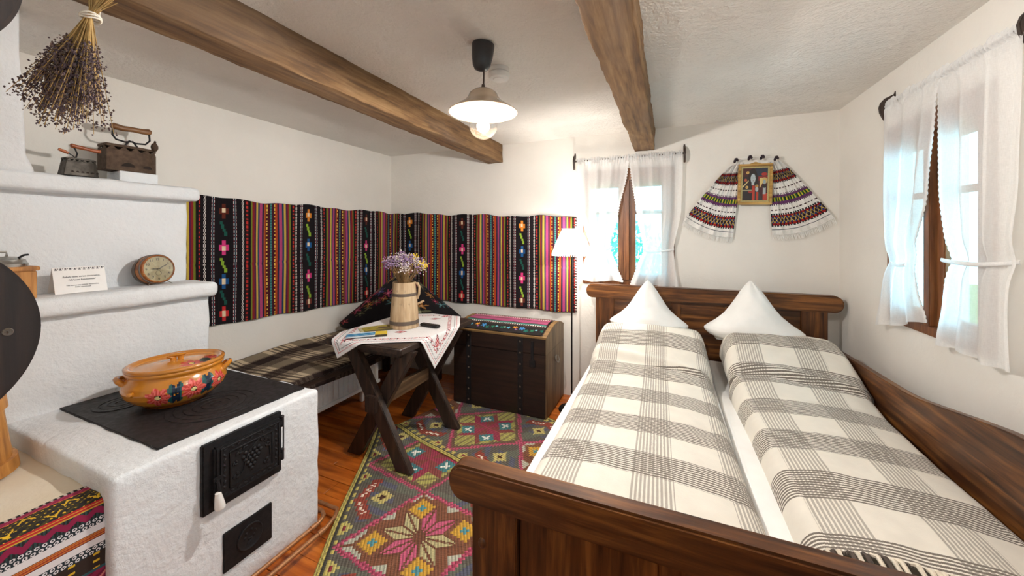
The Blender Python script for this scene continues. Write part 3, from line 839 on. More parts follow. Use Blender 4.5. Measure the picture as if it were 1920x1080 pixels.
MB().tube([(-2.63, .935, hz), (-2.63, .945, hz + .001), (-2.63, .98, hz - .003), (-2.63, 1.02, hz), (-2.63, 1.06, hz), (-2.63, 1.085, hz + .003), (-2.63, 1.095, hz + .002)], [.011, .0165, .0145, .0135, .0145, .0175, .011], 12).build('handle_grip', M_handle, bi)
b = MB(); b.blob((-2.60, 1.098, zi + .152), .014, .016, .024, 10, 7); b.blob((-2.60, 1.10, zi + .178), .006, .006, .010, 8, 5); b.build('latch_knob', M_rust, bi)
si = root('charcoal_iron', (-2.535, .80, Z2), 'small grey charcoal iron with reddish wooden handle on the stove top shelf', 'iron')
M_zinc = m_metal('grey iron', C(88, 82, 75), .5, .6, .2)
charcoal_iron(si, .80, -2.535, Z2, .105, .06, .082, M_zinc, .016, tuple((.765 + i * .016, .005, .007) for i in range(6)), .18)
h2 = Z2 + .138
MB().tube([(-2.535, .785, Z2 + .082), (-2.535, .79, Z2 + .105), (-2.535, .783, h2 - .012), (-2.535, .772, h2)], .003, 8).build('handle_bracket', M_iron, si)
MB().tube([(-2.535, .768, h2 + .002), (-2.535, .772, h2 + .002), (-2.535, .785, h2), (-2.535, .80, h2 - .002), (-2.535, .83, h2 - .006), (-2.535, .845, h2 - .008), (-2.535, .866, h2 - .008)], [.006, .010, .0085, .0095, .007, .009, .009], 12).build('handle_grip', M_handle2, si)
MB().tube([(-2.545, .79, Z2 + .085), (-2.545, .775, Z2 + .098), (-2.545, .765, Z2 + .104)], .0022, 6).build('lid_stem', M_iron, si)
MB().tube([(-2.545, .766, Z2 + .104), (-2.545, .752, Z2 + .110), (-2.545, .735, Z2 + .117)], [.006, .0075, .006], 10).build('lid_grip', M_handle2, si)

# ------------------------------------------------------------------ wall shelf with scalloped sides (left edge of the view)
ws = root('bracket_shelf', (-1.05, .02, 1.2), 'dark wooden wall shelf with rounded scalloped side at the left edge', 'shelf')
outl = [(.02, 1.16)]
def lobe(zc, yc, rz, ry, n=44): return [(yc + ry * math.cos(a), zc + rz * math.sin(a)) for a in [(-PI / 2 + PI * i / n) for i in range(n + 1)]]
outl += [(.045, 1.165)] + lobe(1.302, .096, .118, .107) + [(.085, 1.46), (.075, 1.50), (.08, 1.56)] + lobe(1.735, .082, .118, .107)[:] + [(.06, 1.87), (.02, 1.88)]
for x in (-.77, -1.33):
    pn = MB().prism(outl, axes((0, 1, 0), (0, 0, 1), (1, 0, 0), (x, 0, 0)), .02).build('side_panel', M_shelfw, ws, bevel=.004)
    if x > -1: 
        Ms = axes((0, 1, 0), (0, 0, 1), (1, 0, 0), (x + .02, .1755, 1.300))
        MB().lathe([(.001, .0010), (.0042, .0016), (.0048, .0006), (.0048, -.001)], 20, Ms).obox(Ms @ Matrix.Translation((0, 0, .0014)), .0050, .0013, .001).obox(Ms @ Matrix.Translation((0, 0, .0014)), .0013, .0050, .001).build('screw', M_hoop, pn)
for z in (1.24, 1.80): MB().box(-1.31, -.77, .02, .12, z, z + .02).build('shelf_board', M_shelfw, ws, bevel=.003)

# ------------------------------------------------------------------ lavender bunch hanging from the beam
lv = root('lavender_bunch', (-1.50, .515, 2.10), 'dried lavender bunch hanging upside down from the beam by the stove', 'dried flowers')
lr = random.Random(3); RT = Vector((CA, SA, 0)); FW = Vector((-SA, CA, 0))
tie = Vector((-1.475, .485, 2.022)); stems = MB(); fl1 = MB(); fl2 = MB()
for i in range(120):
    side = lr.gauss(-.26, .30); side = clamp(side, -.95, .10) if i % 14 else -.9; dep = lr.gauss(-.03, .11)
    L = lr.uniform(.18, .305) * (1 - .10 * abs(side))
    droop = lr.uniform(.0, .05)
    d = (Vector((0, 0, -1)) + RT * side * .95 + FW * dep).normalized()
    top = tie + RT * (-side * .05 + lr.uniform(-.008, .008)) + RT * (.03 * lr.random()) + FW * lr.uniform(-.012, .012) + Vector((0, 0, lr.uniform(.045, .07)))
    p1 = tie + (RT * side * .015 + FW * dep * .02)
    p2 = p1 + d * L * .5 + Vector((0, 0, -.012)); p3 = p1 + d * L + Vector((0, 0, -droop))
    stems.tube([top, p1, p1.lerp(p2, .5) + Vector((0, 0, -.006)), p2, p3], [.0014, .0014, .0012, .001, .0007], 4)
    for k in range(lr.randint(46, 70)):
        t = lr.uniform(.34, 1.0); q = p1.lerp(p2, t * 2) if t < .5 else p2.lerp(p3, t * 2 - 1)
        q = q + Vector((lr.gauss(0, .006), lr.gauss(0, .006), lr.gauss(0, .005)))
        (fl1 if lr.random() < .6 else fl2).octa(q, lr.uniform(.0014, .0036), lr.uniform(.8, 1.6))
stems.build('stems', m_plain('dry lavender stems', C(178, 146, 92), .8, .25, 60), lv)
tag(fl1.build('blossoms', m_plain('dry lavender flowers', C(92, 76, 82), .9, .3, 90), lv, smooth=False), kind='stuff')
tag(fl2.build('calyxes', m_plain('dry lavender calyx', C(112, 94, 86), .9, .3, 90), lv, smooth=False), kind='stuff')
b = MB()
for k in range(3): b.tube([tie + Vector((.020 * math.cos(a), .020 * math.sin(a), .005 * k - .004 + .003 * math.sin(a * 2 + k))) for a in [2 * PI * j / 14 for j in range(14)]], .0024, 6, closed=True)
b.tube([tie + Vector((.012, .012, 0)), tie + Vector((.0, .02, .05)), (-1.51, .515, 2.108)], .0018, 6)
b.build('string', m_plain('white string', C(222, 214, 200), .9, .1), lv)

# ------------------------------------------------------------------ pendant lamps and smoke detector
M_shade_out = m_plain('lamp shade brown glaze', C(176, 154, 130), .25, .12, 14, Coat_Weight=.5)
M_fila = m_emit('lamp filament', (1, .93, .8, 1), 260)
def pendant(c, label, watts, drop=.0):
    x, y = c
    p = root('pendant_lamp', (x, y, ZC), label, 'lamp', 'pendant lamps')
    Mc_ = Matrix.Translation((x, y, ZC - .004)) @ Matrix.Rotation(.10, 4, 'Y')
    MB().lathe([(.001, .002), (.050, .002), (.051, -.004), (.048, -.05), (.040, -.09), (.030, -.108), (.012, -.116), (.001, -.117)], 32, Mc_).build('ceiling_cup', NT('dark grey plastic', .4, C(50, 50, 53)).m, p)
    zt = 2.073
    MB().tube([(x + .004, y, ZC - .11), (x, y, zt)], .0042, 8).build('rod', M_hook, p)
    MB().lathe([(.001, zt + .02), (.007, zt + .02), (.009, zt + .004), (.022, zt - .002), (.022, zt - .008), (.001, zt - .008)], 20, c=(x, y, 0)).build('collar', M_hook, p)
    outer = [(.018, zt - .004), (.045, zt - .008), (.062, zt - .022), (.075, zt - .048), (.100, zt - .070), (.135, zt - .092), (.153, zt - .105)]
    MB().lathe(outer + [(.1535, zt - .108), (.150, zt - .109)], 56, c=(x, y, 0)).build('shade', M_shade_out, p)
    def ic(u, v):
        q = (u * 40) % 1; r = v
        if r > .95: return (206, 160, 60)
        if .80 < r < .90 and .38 < q < .60: return (60, 58, 60)
        if .52 < r < .72:
            w = (u * 9) % 1
            if math.hypot((w - .3) * 1.3, (r - .62) * 3.2) < .22: return (216, 158, 60)
            if math.hypot((w - .62) * 1.3, (r - .60) * 3.2) < .18: return (104, 112, 72)
        return (240, 236, 228)
    inner = [(r - .006, z - .003) for r, z in outer]
    def ip(u, v):
        s = v * (len(inner) - 1); i = min(int(s), len(inner) - 2); f = s - i
        r, z = lerp(inner[i][0], inner[i + 1][0], f), lerp(inner[i][1], inner[i + 1][1], f)
        return (x + r * math.cos(2 * PI * u), y + r * math.sin(2 * PI * u), z)
    grid('inner_glaze', 240, 40, ip, M_glaze, p, col=ic, closed_u=True)
    zb = 1.912
    MB().lathe([(.001, zt - .008), (.019, zt - .008), (.019, zt - .06), (.014, zt - .066), (.001, zt - .066)], 20, c=(x, y, 0)).build('socket', M_black, p)
    bl = MB().lathe([(.013, zb + .1), (.014, zb + .085), (.03, zb + .066)] + [(.0645 * math.sin(a), zb + .0645 * math.cos(a)) for a in [.5 + (PI - .5) * i / 16 for i in range(17)]], 32, c=(x, y, 0)).build('bulb', M_bulbglass, p)
    f = MB()
    for k in range(6):
        a = k * PI / 3; f.tube([(x + .006 * math.cos(a), y + .006 * math.sin(a), zb + .05), (x + .013 * math.cos(a), y + .013 * math.sin(a), zb - .025)], .0022, 6)
    f.build('filament', M_fila, bl)
    lamp('bulb_light', (x, y, zb + .01), watts, (1, .96, .92), .03, p)
pendant((-.762, 1.47), 'pendant lamp with bell shaped ceramic shade and clear globe bulb between the beams', PENDANT_W)
gl = root('added_globe_lamp', (.35, .70, ZC), 'added clear glass globe lamp for fill light, unseen above the foot of the bed', 'lamp')  # lamp added out of view to brighten the bed and ceiling
MB().lathe([(.001, ZC), (.05, ZC), (.05, ZC - .03), (.02, ZC - .045), (.02, ZC - .10), (.001, ZC - .10)], 24, c=(.35, .70, 0)).build('ceiling_cup', M_black, gl)
bl = MB().blob((.35, .70, ZC - .19), .11, .11, .11, 24, 14).build('globe', M_bulbglass, gl)
MB().tube([(.35, .70, ZC - .17), (.35, .70, ZC - .21)], .006, 8).build('filament', M_fila, bl)
lamp('bulb_light', (.35, .70, ZC - .19), ADDED_GLOBE_W, (1, .96, .92), .06, gl)
sd = root('smoke_detector', (-.80, 1.72, ZC), 'round white smoke detector on the ceiling behind the pendant lamp', 'smoke detector')
M_sd = m_plain('detector plastic', C(232, 230, 226), .4, .02)
MB().lathe([(.001, ZC - .001), (.052, ZC - .001), (.053, ZC - .004), (.053, ZC - .022), (.050, ZC - .024)], 36, c=(-.80, 1.72, 0)).build('base', M_sd, sd)
MB().lathe([(.050, ZC - .027), (.054, ZC - .028), (.054, ZC - .043), (.048, ZC - .052), (.030, ZC - .054), (.028, ZC - .058), (.001, ZC - .060)], 36, c=(-.80, 1.72, 0)).build('cover', M_sd, sd)

# ------------------------------------------------------------------ striped wall hanging round the corner
HS0, HE = 1.30, -.733
HLEN = (YB - HS0) + (HE - XL)
K = (24, 20, 24)
RED, GRN, PUR, YEL, BLU, PNK, NAV, ORG, TEA = (132, 34, 38), (112, 122, 42), (80, 34, 68), (196, 168, 70), (36, 64, 92), (168, 66, 112), (40, 38, 66), (160, 76, 34), (70, 128, 126)
STR = [(.262, .282, GRN), (.282, .302, RED), (.302, .318, PUR), (.318, .342, YEL), (.342, .364, BLU), (.364, .396, PNK), (.396, .418, NAV), (.418, .444, ORG)]
CROSS = [[(0.10, (92, 40, 30)), (.24, 0), (.40, (206, 58, 122)), (.53, 1), (.66, (30, 84, 140)), (.79, 0), (.92, (196, 48, 50))],
         [(0.10, (216, 132, 44)), (.24, 1), (.38, (30, 84, 140)), (.52, 0), (.68, (206, 58, 122)), (.82, 1), (.92, (110, 50, 40))]]
def hang_col(u, v):
    s = u * HLEN + HS0; zz = v                      # v: 0 bottom .. 1 top
    ph = (s - 1.22) / .64; unit = int(math.floor(ph)); f = ph - unit; d = abs(f - .5); e = .5 - d   # d from the cross line
    # f = .5 on the cross line of each unit
    off = d
    yd = (1 - zz) * .86
    if s > HE - XL + (YB - HS0) + HS0 - .014: return (230, 226, 220) if int(yd / .012) % 2 else (60, 30, 30)
    if off < .06:
        for yc, kind in CROSS[unit % 2]:
            dy = (yd / .86) - yc; dx = (f - .5) * .64
            dym = dy * .86
            if isinstance(kind, tuple):
                if abs(dx) < .010 and abs(dym) < .018: return (232, 212, 178)
                if (abs(dx) < .011 and abs(dym) < .05) or (abs(dx) < .030 and abs(dym) < .020): return kind
            else:
                q = dym + .05
                if 0 <= q < .10:
                    cx = -.014 + int(q / .025) * .009
                    if abs(dx - cx) < .010: return (28, 82, 72) if kind == 0 else (134, 168, 52)
        return K
    if .092 < off < .120:
        r = int(yd / .0125); c = int((off - .092) / .0071)
        if c in (0, 3): return (222, 214, 208) if r % 2 == 0 else (140, 34, 50)
        return (66, 96, 110) if (r + c) % 2 else (24, 20, 24)
    if .171 < off < .193:
        r = int(yd / .0125); c = int((off - .171) / .0074)
        if c == 1: return (222, 214, 208) if r % 2 else K
        return (222, 214, 208) if r % 2 == 0 else K
    if .218 < off < .236: return (186, 50, 44) if int(yd / .014) % 2 else (60, 26, 26)
    for a, b_, c in STR:
        if a <= off < b_:
            if c is ORG and unit % 2: return (170, 66, 30)
            return c
    if .449 < off < .462: return (226, 190, 80) if int(yd / .014) % 2 else (80, 24, 30)
    if off >= .489: return TEA if int(yd / .010) % 2 else (40, 96, 100)
    if .444 <= off: return (64, 22, 34)
    return K
def hang_pos(u, v):
    s = u * HLEN; zb, zt = interp([(0, .822, 1.668), (YB - HS0, .752, 1.655), (HLEN, .735, 1.575)], s)
    zt += .008 * math.sin(s * 9) + .005 * math.sin(s * 23); zb += .004 * math.sin(s * 13)
    z = lerp(zb, zt, v)
    out = .016 + .006 * math.sin(s * 19 + .8 * math.sin(z * 6)) + .003 * math.sin(s * 47) - (.003 if abs(v - .47) < .008 else 0)
    cr = YB - HS0; rr = .03
    s2 = s
    if s2 < cr - rr: return (XL + out, HS0 + s2, z)
    if s2 > cr + rr: return (XL + (s2 - cr), YB - out, z)
    t = (s2 - cr + rr) / (2 * rr)
    p = Vector((XL + out, YB - rr, z)); q = Vector((XL + out + .006, YB - out - .006, z)); w = Vector((XL + rr, YB - out, z))
    return p.lerp(q, t).lerp(q.lerp(w, t), t)
tag(grid('striped_hanging', int(HLEN / .0045), 86, hang_pos, M_fab, loc=(XL, YB, .75), col=hang_col, thick=.004, uvs=(HLEN, .86), off=0),
    'long striped woven hanging, black with bright bands, wrapping round the room corner', 'wall hanging')

# ------------------------------------------------------------------ bench, radiator, blanket, corner pillow
bn = root('long_bench', (-2.4, 2.2, 0), 'wooden wall bench under the dark plaid blanket', 'bench')
MB().box(XL + .01, -2.03, 1.31, YB - .02, .475, .517).build('seat', M_taby, bn, bevel=.005)
for x in (-2.10, XL + .05):
    for y in (1.36, 3.0): MB().box(x, x + .06, y, y + .06, 0, .475).build('leg', M_tabz, bn, bevel=.004)
ra = root('radiator', (-2.34, 2.3, 0), 'white ribbed panel radiator under the bench', 'radiator')
rx1 = -2.27
b = MB().box(rx1 - .15, rx1 - .012, 1.56, 2.46, .165, .462).build('panel', M_radi, ra, bevel=.006)
for i in range(19): MB().box(rx1 - .014, rx1, 1.575 + i * .0462, 1.575 + i * .0462 + .034, .195, .440).build('rib', M_radi, ra, bevel=.003, seg=1)
MB().box(rx1 - .152, rx1 + .002, 1.555, 2.465, .452, .470).build('top_grille', M_radi, ra, bevel=.002)
MB().box(rx1 - .012, rx1 + .002, 1.555, 2.465, .160, .186).build('bottom_rail', M_radi, ra, bevel=.002)
for y in (1.62, 2.38): MB().box(rx1 - .15, rx1 - .12, y, y + .03, 0, .17).build('foot', M_radi, ra, bevel=.003)

def m_plaid(name, base, line, cx, wx, px_, cy, wy, py_, per=.0122, solid=.0, sheen=.1):
    """wool plaid: bands of fine yarn lines across and along, drawn in metres on the sheet's own UV"""
    n = NT(name, .95); n.b.inputs['Specular IOR Level'].default_value = .1; n.b.inputs['Sheen Weight'].default_value = sheen
    uv = n.t.nodes.new('ShaderNodeUVMap').outputs[0]
    jit = n.noise(uv, 240, 2, .5)
    sep = n.t.nodes.new('ShaderNodeSeparateXYZ'); n.t.links.new(uv, sep.inputs[0])
    def band(s, c0, w, p):
        q = n.math('ABSOLUTE', n.math('SUBTRACT', n.math('FRACT', n.math('ADD', n.math('DIVIDE', n.math('SUBTRACT', s, c0), p), 20.5)), .5))
        inb = n.math('LESS_THAN', q, w / p / 2)
        ln = n.math('FRACT', n.math('ADD', n.math('DIVIDE', s, per), n.math('MULTIPLY', jit, .5)))
        return n.math('MULTIPLY', inb, n.math('MAXIMUM', n.math('LESS_THAN', ln, .58), solid))
    bx, by = band(sep.outputs[0], cx, wx, px_), band(sep.outputs[1], cy, wy, py_)
    tw = n.math('FRACT', n.math('DIVIDE', n.math('ADD', sep.outputs[0], sep.outputs[1]), .006))
    f = n.math('MAXIMUM', n.math('MULTIPLY', bx, n.math('ADD', .35, n.math('MULTIPLY', tw, .5))), n.math('MULTIPLY', by, n.math('ADD', .78, n.math('MULTIPLY', tw, .45))))
    fuzz = n.noise(uv, 420, 3, .6)
    lo = tuple(c * .82 for c in base[:3]) + (1,)
    bc = n.mix(n.noise(uv, 14, 3), lo, base)
    n.base(n.mix(n.math('MULTIPLY', f, n.math('ADD', .55, n.math('MULTIPLY', fuzz, .6))), bc, line))
    n.bump(n.math('ADD', fuzz, n.noise(uv, 120, 3)), .22, .003)
    return n.m
# dark bench blanket: wide brown bands on grey-beige
def bench_plaid():
    n = NT('bench plaid wool', .95); n.b.inputs['Specular IOR Level'].default_value = .1
    uv = n.t.nodes.new('ShaderNodeUVMap').outputs[0]
    sep = n.t.nodes.new('ShaderNodeSeparateXYZ'); n.t.links.new(uv, sep.inputs[0])
    def fr(s, p, o=0): return n.math('FRACT', n.math('ADD', n.math('DIVIDE', s, p), o))
    X_, Y_ = sep.outputs[0], sep.outputs[1]
    fx_, fy_ = fr(X_, .30, .28), fr(Y_, .36, .10)
    def inr(q, a, b_): return n.math('MULTIPLY', n.math('GREATER_THAN', q, a), n.math('LESS_THAN', q, b_))
    DK, BE, GY = C(42, 32, 30), C(190, 174, 148), C(116, 102, 90)
    mott = n.noise(n.mapping(uv, (60, 420, 1)), 1, 3, .6)
    col = n.mix(n.math('GREATER_THAN', mott, .5), GY, C(150, 134, 112))
    col = n.mix(inr(fx_, .30, .62), col, BE)
    dkx = inr(fx_, .68, 1.0)
    dky = inr(fy_, .0, .42)
    col = n.mix(n.math('MULTIPLY', dkx, n.math('ADD', .35, n.math('MULTIPLY', n.math('GREATER_THAN', mott, .45), .55))), col, DK)
    col = n.mix(n.math('MULTIPLY', dky, n.math('ADD', .62, n.math('MULTIPLY', dkx, .38))), col, DK)
    ln = n.math('MULTIPLY', inr(fy_, .52, .92), n.math('LESS_THAN', fr(Y_, .036), .5))
    col = n.mix(n.math('MULTIPLY', ln, .8), col, DK)
    n.base(col); n.bump(n.noise(uv, 300, 3), .25, .003)
    return n.m
def bb_pos(u, v):
    y = lerp(1.315, 3.17, v); w = .70 + .10; s = u * w         # s from the wall to the front hem
    hump = .012 * math.sin(y * 7 + s * 4) + .006 * noise.noise(Vector((s * 7, y * 6, 0)))
    if s < .72: 
        return (XL + .012 + s, y, .531 + hump * .8 + .018 * max(0, 1 - s / .15))
    a = (s - .72) / .08
    return (XL + .012 + .72 + .03 * math.sin(a * PI / 2), y, .531 + hump * .8 - .055 * (1 - math.cos(a * PI / 2)) - .02 * a)
tag(grid('bench_blanket', 60, 120, bb_pos, bench_plaid(), loc=(-2.4, 2.2, .53), thick=.007, uvs=(.8, 1.85)), 'dark brown and beige plaid wool blanket spread on the wall bench', 'blanket')

def pillow(name, label, base, wdir, ndir, W_, Ht, D, mat, col=None, lean=0.0, seed=1, group=None, wexp=None):
    """pillow stood on its long side and pinched to a peak"""
    base, wdir, ndir = Vector(base), Vector(wdir).normalized(), Vector(ndir).normalized()
    wp = wexp or [(0, .74, .6), (.05, .90, .8), (.11, .98, .92), (.16, 1.0, .98), (.22, .93, 1.0), (.32, .74, .97), (.44, .56, .88), (.56, .44, .76), (.68, .34, .62), (.80, .24, .46), (.90, .14, .28), (.96, .075, .15), (1, .015, .03)]
    def pos(u, v):
        a = u * 2 * PI; w, d = interp(wp, v)
        cx, cy = math.cos(a), math.sin(a)
        ex = abs(cx) ** .85 * (1 if cx > 0 else -1); ey = abs(cy) ** 1.25 * (1 if cy > 0 else -1)
        crease = .010 * noise.noise(Vector((cx * 2 + seed, cy * 2, v * 5))) + .006 * math.sin(a * 7 + v * 9 + seed) * v * (1 - v) * 2
        tip = .0
        low = -.012 * (abs(cx) ** 6) * (1 - smooth(v / .2))
        p = base + wdir * (W_ / 2 * w * ex) + ndir * (D / 2 * d * ey + lean * v * v + crease * (1 if ey > 0 else -1)) + Vector((0, 0, Ht * v + low + abs(cx) ** 5 * .05 * Ht * (1 - smooth(v / .25)) * (1 if v > .0 else 0)))
        return p
    o = grid(name, 220 if col else 72, 130 if col else 60, pos, mat, loc=base, col=col, closed_u=True)
    return tag(o, label, 'pillow', group)
pr_ = random.Random(21); blobs = []
pal = [(120, 36, 58), (78, 76, 56), (150, 60, 84), (140, 96, 48), (88, 86, 62), (60, 92, 96), (74, 74, 52), (62, 54, 92), (84, 84, 60), (138, 50, 56)]
for i in range(64): blobs.append((pr_.uniform(.45, 1.05), pr_.uniform(.02, .95), pr_.uniform(.03, .07), pal[i % len(pal)], pr_.randint(4, 6)))
def pil_col(u, v):
    for bu, bv, r, c, n_ in blobs:
        du = ((u - bu + .5) % 1 - .5) * 1.6; dv = (v - bv) * .8; d = math.hypot(du, dv)
        if d < r:
            a = math.atan2(dv, du)
            if d < r * .2: return tuple(min(255, x + 50) for x in c)
            if d < r * (.55 + .45 * math.cos(a * n_)): return c
    return (26, 23, 26)
pillow('floral_pillow', 'large black pillow with woven flowers leaning in the corner behind the table', (-2.255, 2.735, .56), (.79, .613, 0), (-.613, .79, 0), 1.08, .50, .24, M_fab, pil_col, lean=.16, seed=4,
       wexp=[(0, .85, .6), (.06, .97, .85), (.14, 1.0, 1.0), (.25, .90, 1.0), (.45, .68, .9), (.65, .46, .7), (.80, .30, .5), (.92, .16, .3), (1, .03, .06)])

# ------------------------------------------------------------------ table
TX0, TX1, TY0, TY1, TZ = -2.03, -1.42, 1.705, 2.56, .757
tb = root('trestle_table', (-1.68, 2.05, .012), 'small dark wooden table with crossed legs by the bench', 'table')
MB().box(TX0, TX1, TY0, TY1, TZ - .042, TZ).build('table_top', M_taby, tb, bevel=.008, seg=3)
for yc, fz in ((1.79, .012), (2.32, .016)):
    for (xa, xb, dy, f0) in ((-1.855, -1.435, -.024, .012 if yc < 2 else .016), (-1.445, -1.875, .022, 0.002 if yc < 2 else .002)):
        d = Vector((xb - xa, 0, -.70)); hw = .047
        k = hw * d.length / .70
        V = []
        for y in (yc + dy - .022, yc + dy + .022):
            V += [(xa - k, y, TZ - .042), (xa + k, y, TZ - .042), (xb + k, y, f0), (xb - k, y, f0)]
        mesh('leg', V, [(0, 1, 2, 3), (7, 6, 5, 4), (0, 4, 5, 1), (1, 5, 6, 2), (2, 6, 7, 3), (3, 7, 4, 0)], M_tabz, tb, bevel=.004)
    MB().box(-1.93, -1.47, yc - .03, yc + .03, TZ - .075, TZ - .042).build('cleat', M_tabz, tb, bevel=.003)
MB().box(-1.673, -1.633, 1.72, 2.40, .345, .435).build('stretcher', m_wood('stretcher wood', C(60, 44, 32), C(104, 80, 58), C(134, 106, 78), 'Y', 24, .45, knots=False), tb, bevel=.004)
MB().box(-1.70, -1.62, 1.712, 1.742, .34, .44).build('wedge', M_tabz, tb, bevel=.004)

# tablecloth laid askew and falling over the edges
CS = .80
cA = Vector((-1.885, 1.585)); e1 = Vector((.857, .515)); e2 = Vector((-.515, .857))
def cloth_col(u, v):
    W_ = (236, 234, 234); RD = (186, 58, 66); BK = (64, 58, 64)
    e = min(u, 1 - u, v, 1 - v) * CS
    al = (u if min(v, 1 - v) < min(u, 1 - u) else v) * CS
    def zz(d0, c, per=.016):
        t = abs(((al / per) % 1) - .5) * 2
        return c if abs(e - d0 - t * .007) < .0022 else None
    r = zz(.020, (206, 110, 116)) or zz(.038, (96, 92, 100))
    if r: return r
    if .064 < e < .092:
        t = (al / .045) % 1; q = (e - .078) / .014
        if abs(math.hypot((t - .5) * 2.2, q) - .75) < .16: return RD
        if t < .12: return BK
        return W_
    for cu, cv in ((.14, .14), (.86, .14), (.14, .86), (.86, .86), (.5, .30), (.30, .5), (.7, .5), (.5, .7), (.33, .22), (.76, .75)):
        dx, dy = (u - cu) * CS, (v - cv) * CS
        if cu in (.14, .86): 
            p = (dx + dy * (1 if (cu == cv) else -1)) / 1.414; q = (dx - dy * (1 if (cu == cv) else -1)) / 1.414
            dx, dy = p * .75, q * 1.25
        m = abs(dx) / .046 + abs(dy) / .034
        if m < 1:
            if m > .86: return BK
            return RD if (int((dx + 1) / .008) + int((dy + 1) / .008)) % 3 else (240, 214, 214)
    return W_
def cloth_pos(u, v):
    p = cA + e1 * (u * CS) + e2 * (v * CS)
    q = Vector((clamp(p.x, TX0 - .004, TX1 + .004), clamp(p.y, TY0 - .004, TY1 + .004)))
    d = p - q; L = d.length
    z = TZ + .0035
    if L > 1e-6:
        n_ = d / L; r = .014
        if L < r * PI / 2: q = q + n_ * (r * math.sin(L / r)); z -= r * (1 - math.cos(L / r))
        else: q = q + n_ * (r + .012 * math.sin(min(L, .3) * 6)); z -= r + (L - r * PI / 2)
    else: z += .0012 * noise.noise(Vector((p.x * 14, p.y * 14, 0)))
    return (q.x, q.y, z)
tag(grid('tablecloth', 200, 200, cloth_pos, M_fab, loc=(-1.7, 2.0, TZ), col=cloth_col, thick=.0022, uvs=(CS, CS), off=1.0), 'white linen cloth with red and black embroidery lying askew on the table', 'tablecloth')

ZT2 = TZ + .0075
pc = (-1.735, 2.125, ZT2)
pt = root('wooden_pitcher', pc, 'staved wooden pitcher with dark hoops holding dried flowers', 'pitcher')
stave_vessel(pt, pc, [(0, .100), (.10, .096), (.20, .088), (.285, .080), (.318, .080)], [(.026, .026, .004), (.222, .022, .003)], 13, M_pitch, M_hoop, .006)
MB().lathe([(.001, .004), (.09, .004), (.09, .012), (.001, .012)], 24, c=pc).build('bottom', M_pitch, pt)
hd = RT * .8 + FW * .1
pts = [Vector(pc) + hd.normalized() * r + Vector((0, 0, z)) for r, z in ((.074, .305), (.092, .306), (.104, .28), (.102, .235), (.090, .195))]
MB().tube(pts, [.011, .010, .009, .009, .008], 8).build('handle', M_pitch, pt)
MB().tube([Vector(pc) + hd.normalized() * .085 + Vector((0, 0, .155)), Vector(pc) + hd.normalized() * .138 + Vector((0, 0, .18))], .007, 8).build('peg', M_pitch, pt)
b = MB()
for k in range(7):
    a = -2.5 + k * .33; r = .0895
    for o in ((0, .006), (.006, 0), (0, -.006), (-.006, 0)):
        z = .26 if k % 2 else .17
        rr = interp([(0, .100), (.10, .096), (.20, .088), (.285, .080)], z)[0]
        b.blob((pc[0] + rr * math.cos(a + o[0] * 9), pc[1] + rr * math.sin(a + o[0] * 9), pc[2] + z + o[1]), .002, .002, .002, 5, 4)
b.build('burnt_mark', M_hoop, pt)
bq = root('dried_bouquet', (pc[0], pc[1], pc[2] + .02), 'dried purple, white and yellow flowers standing in the wooden pitcher', 'dried flowers')
br = random.Random(9); st = MB(); F1, F2, F3 = MB(), MB(), MB()
for i in range(95):
    a = br.uniform(0, 2 * PI); s = br.uniform(.05, 1) ** .7; sp = s * .165
    topz = .318 + .05 + (.145 * (1 - .55 * s * s)) * br.uniform(.65, 1.05)
    p0 = Vector(pc) + Vector((.03 * s * math.cos(a), .03 * s * math.sin(a), .06)); p1 = Vector(pc) + Vector((.05 * s * math.cos(a), .05 * s * math.sin(a), .32))
    p2 = Vector(pc) + Vector((sp * math.cos(a), sp * math.sin(a), topz))
    st.tube([p0, p1, p1.lerp(p2, .5) + Vector((0, 0, .012)), p2], .0014, 4)
    tgt = F3 if (a < 1.2 and br.random() < .45) else (F2 if br.random() < .35 else F1)
    for k in range(br.randint(14, 24)):
        q = p2 + Vector((br.gauss(0, .015), br.gauss(0, .015), br.gauss(0, .014))); tgt.octa(q, br.uniform(.004, .0085), .8)
    for k in range(3):
        q = p1.lerp(p2, br.uniform(.4, .9)); st.tube([q, q + Vector((br.gauss(0, .02), br.gauss(0, .02), .02))], .0009, 3)
st.build('stems', m_plain('dry stems', C(150, 120, 80), .85, .25, 60), bq)
for mb, nm, cc_ in ((F1, 'purple_blossoms', C(142, 116, 150)), (F2, 'pale_blossoms', C(208, 196, 192)), (F3, 'yellow_blossoms', C(214, 184, 60))):
    tag(mb.build(nm, m_plain(nm.replace('_', ' '), cc_, .9, .25, 90), bq, smooth=False), kind='stuff')

# remote, leaflets
rm = root('remote_control', (-1.555, 2.18, ZT2), 'slim black remote control lying on the tablecloth', 'remote control')
rd = Vector((.995, -.10, 0)); rsd = Vector((.10, .995, 0))
Mr = axes(rd, rsd, (0, 0, 1), (-1.555, 2.18, ZT2 + .012))
b = MB().obox(Mr, .165, .045, .020).build('body', M_black, rm, bevel=.008, seg=3)
for i in range(6):
    for j in range(3): MB().lathe([(.001, .0105), (.0035, .0105), (.004, .0098)], 8, Mr @ Matrix.Translation((-.06 + i * .02, -.011 + j * .011, 0))).build('button', M_hoop, b)
def leaflet(name, label, c, ang, w, h, z, colf):
    ax = Vector((math.cos(ang), math.sin(ang), 0)); ay = Vector((-math.sin(ang), math.cos(ang), 0))
    o = grid(name, 60, 40, lambda u, v: Vector((c[0], c[1], z)) + ax * ((u - .5) * w) + ay * ((v - .5) * h) + Vector((0, 0, .003 * math.sin(u * 3) )), M_print, loc=(c[0], c[1], z), col=colf, thick=.0016, off=1.0)
    tag(o, label, 'leaflet', 'leaflets on the table')
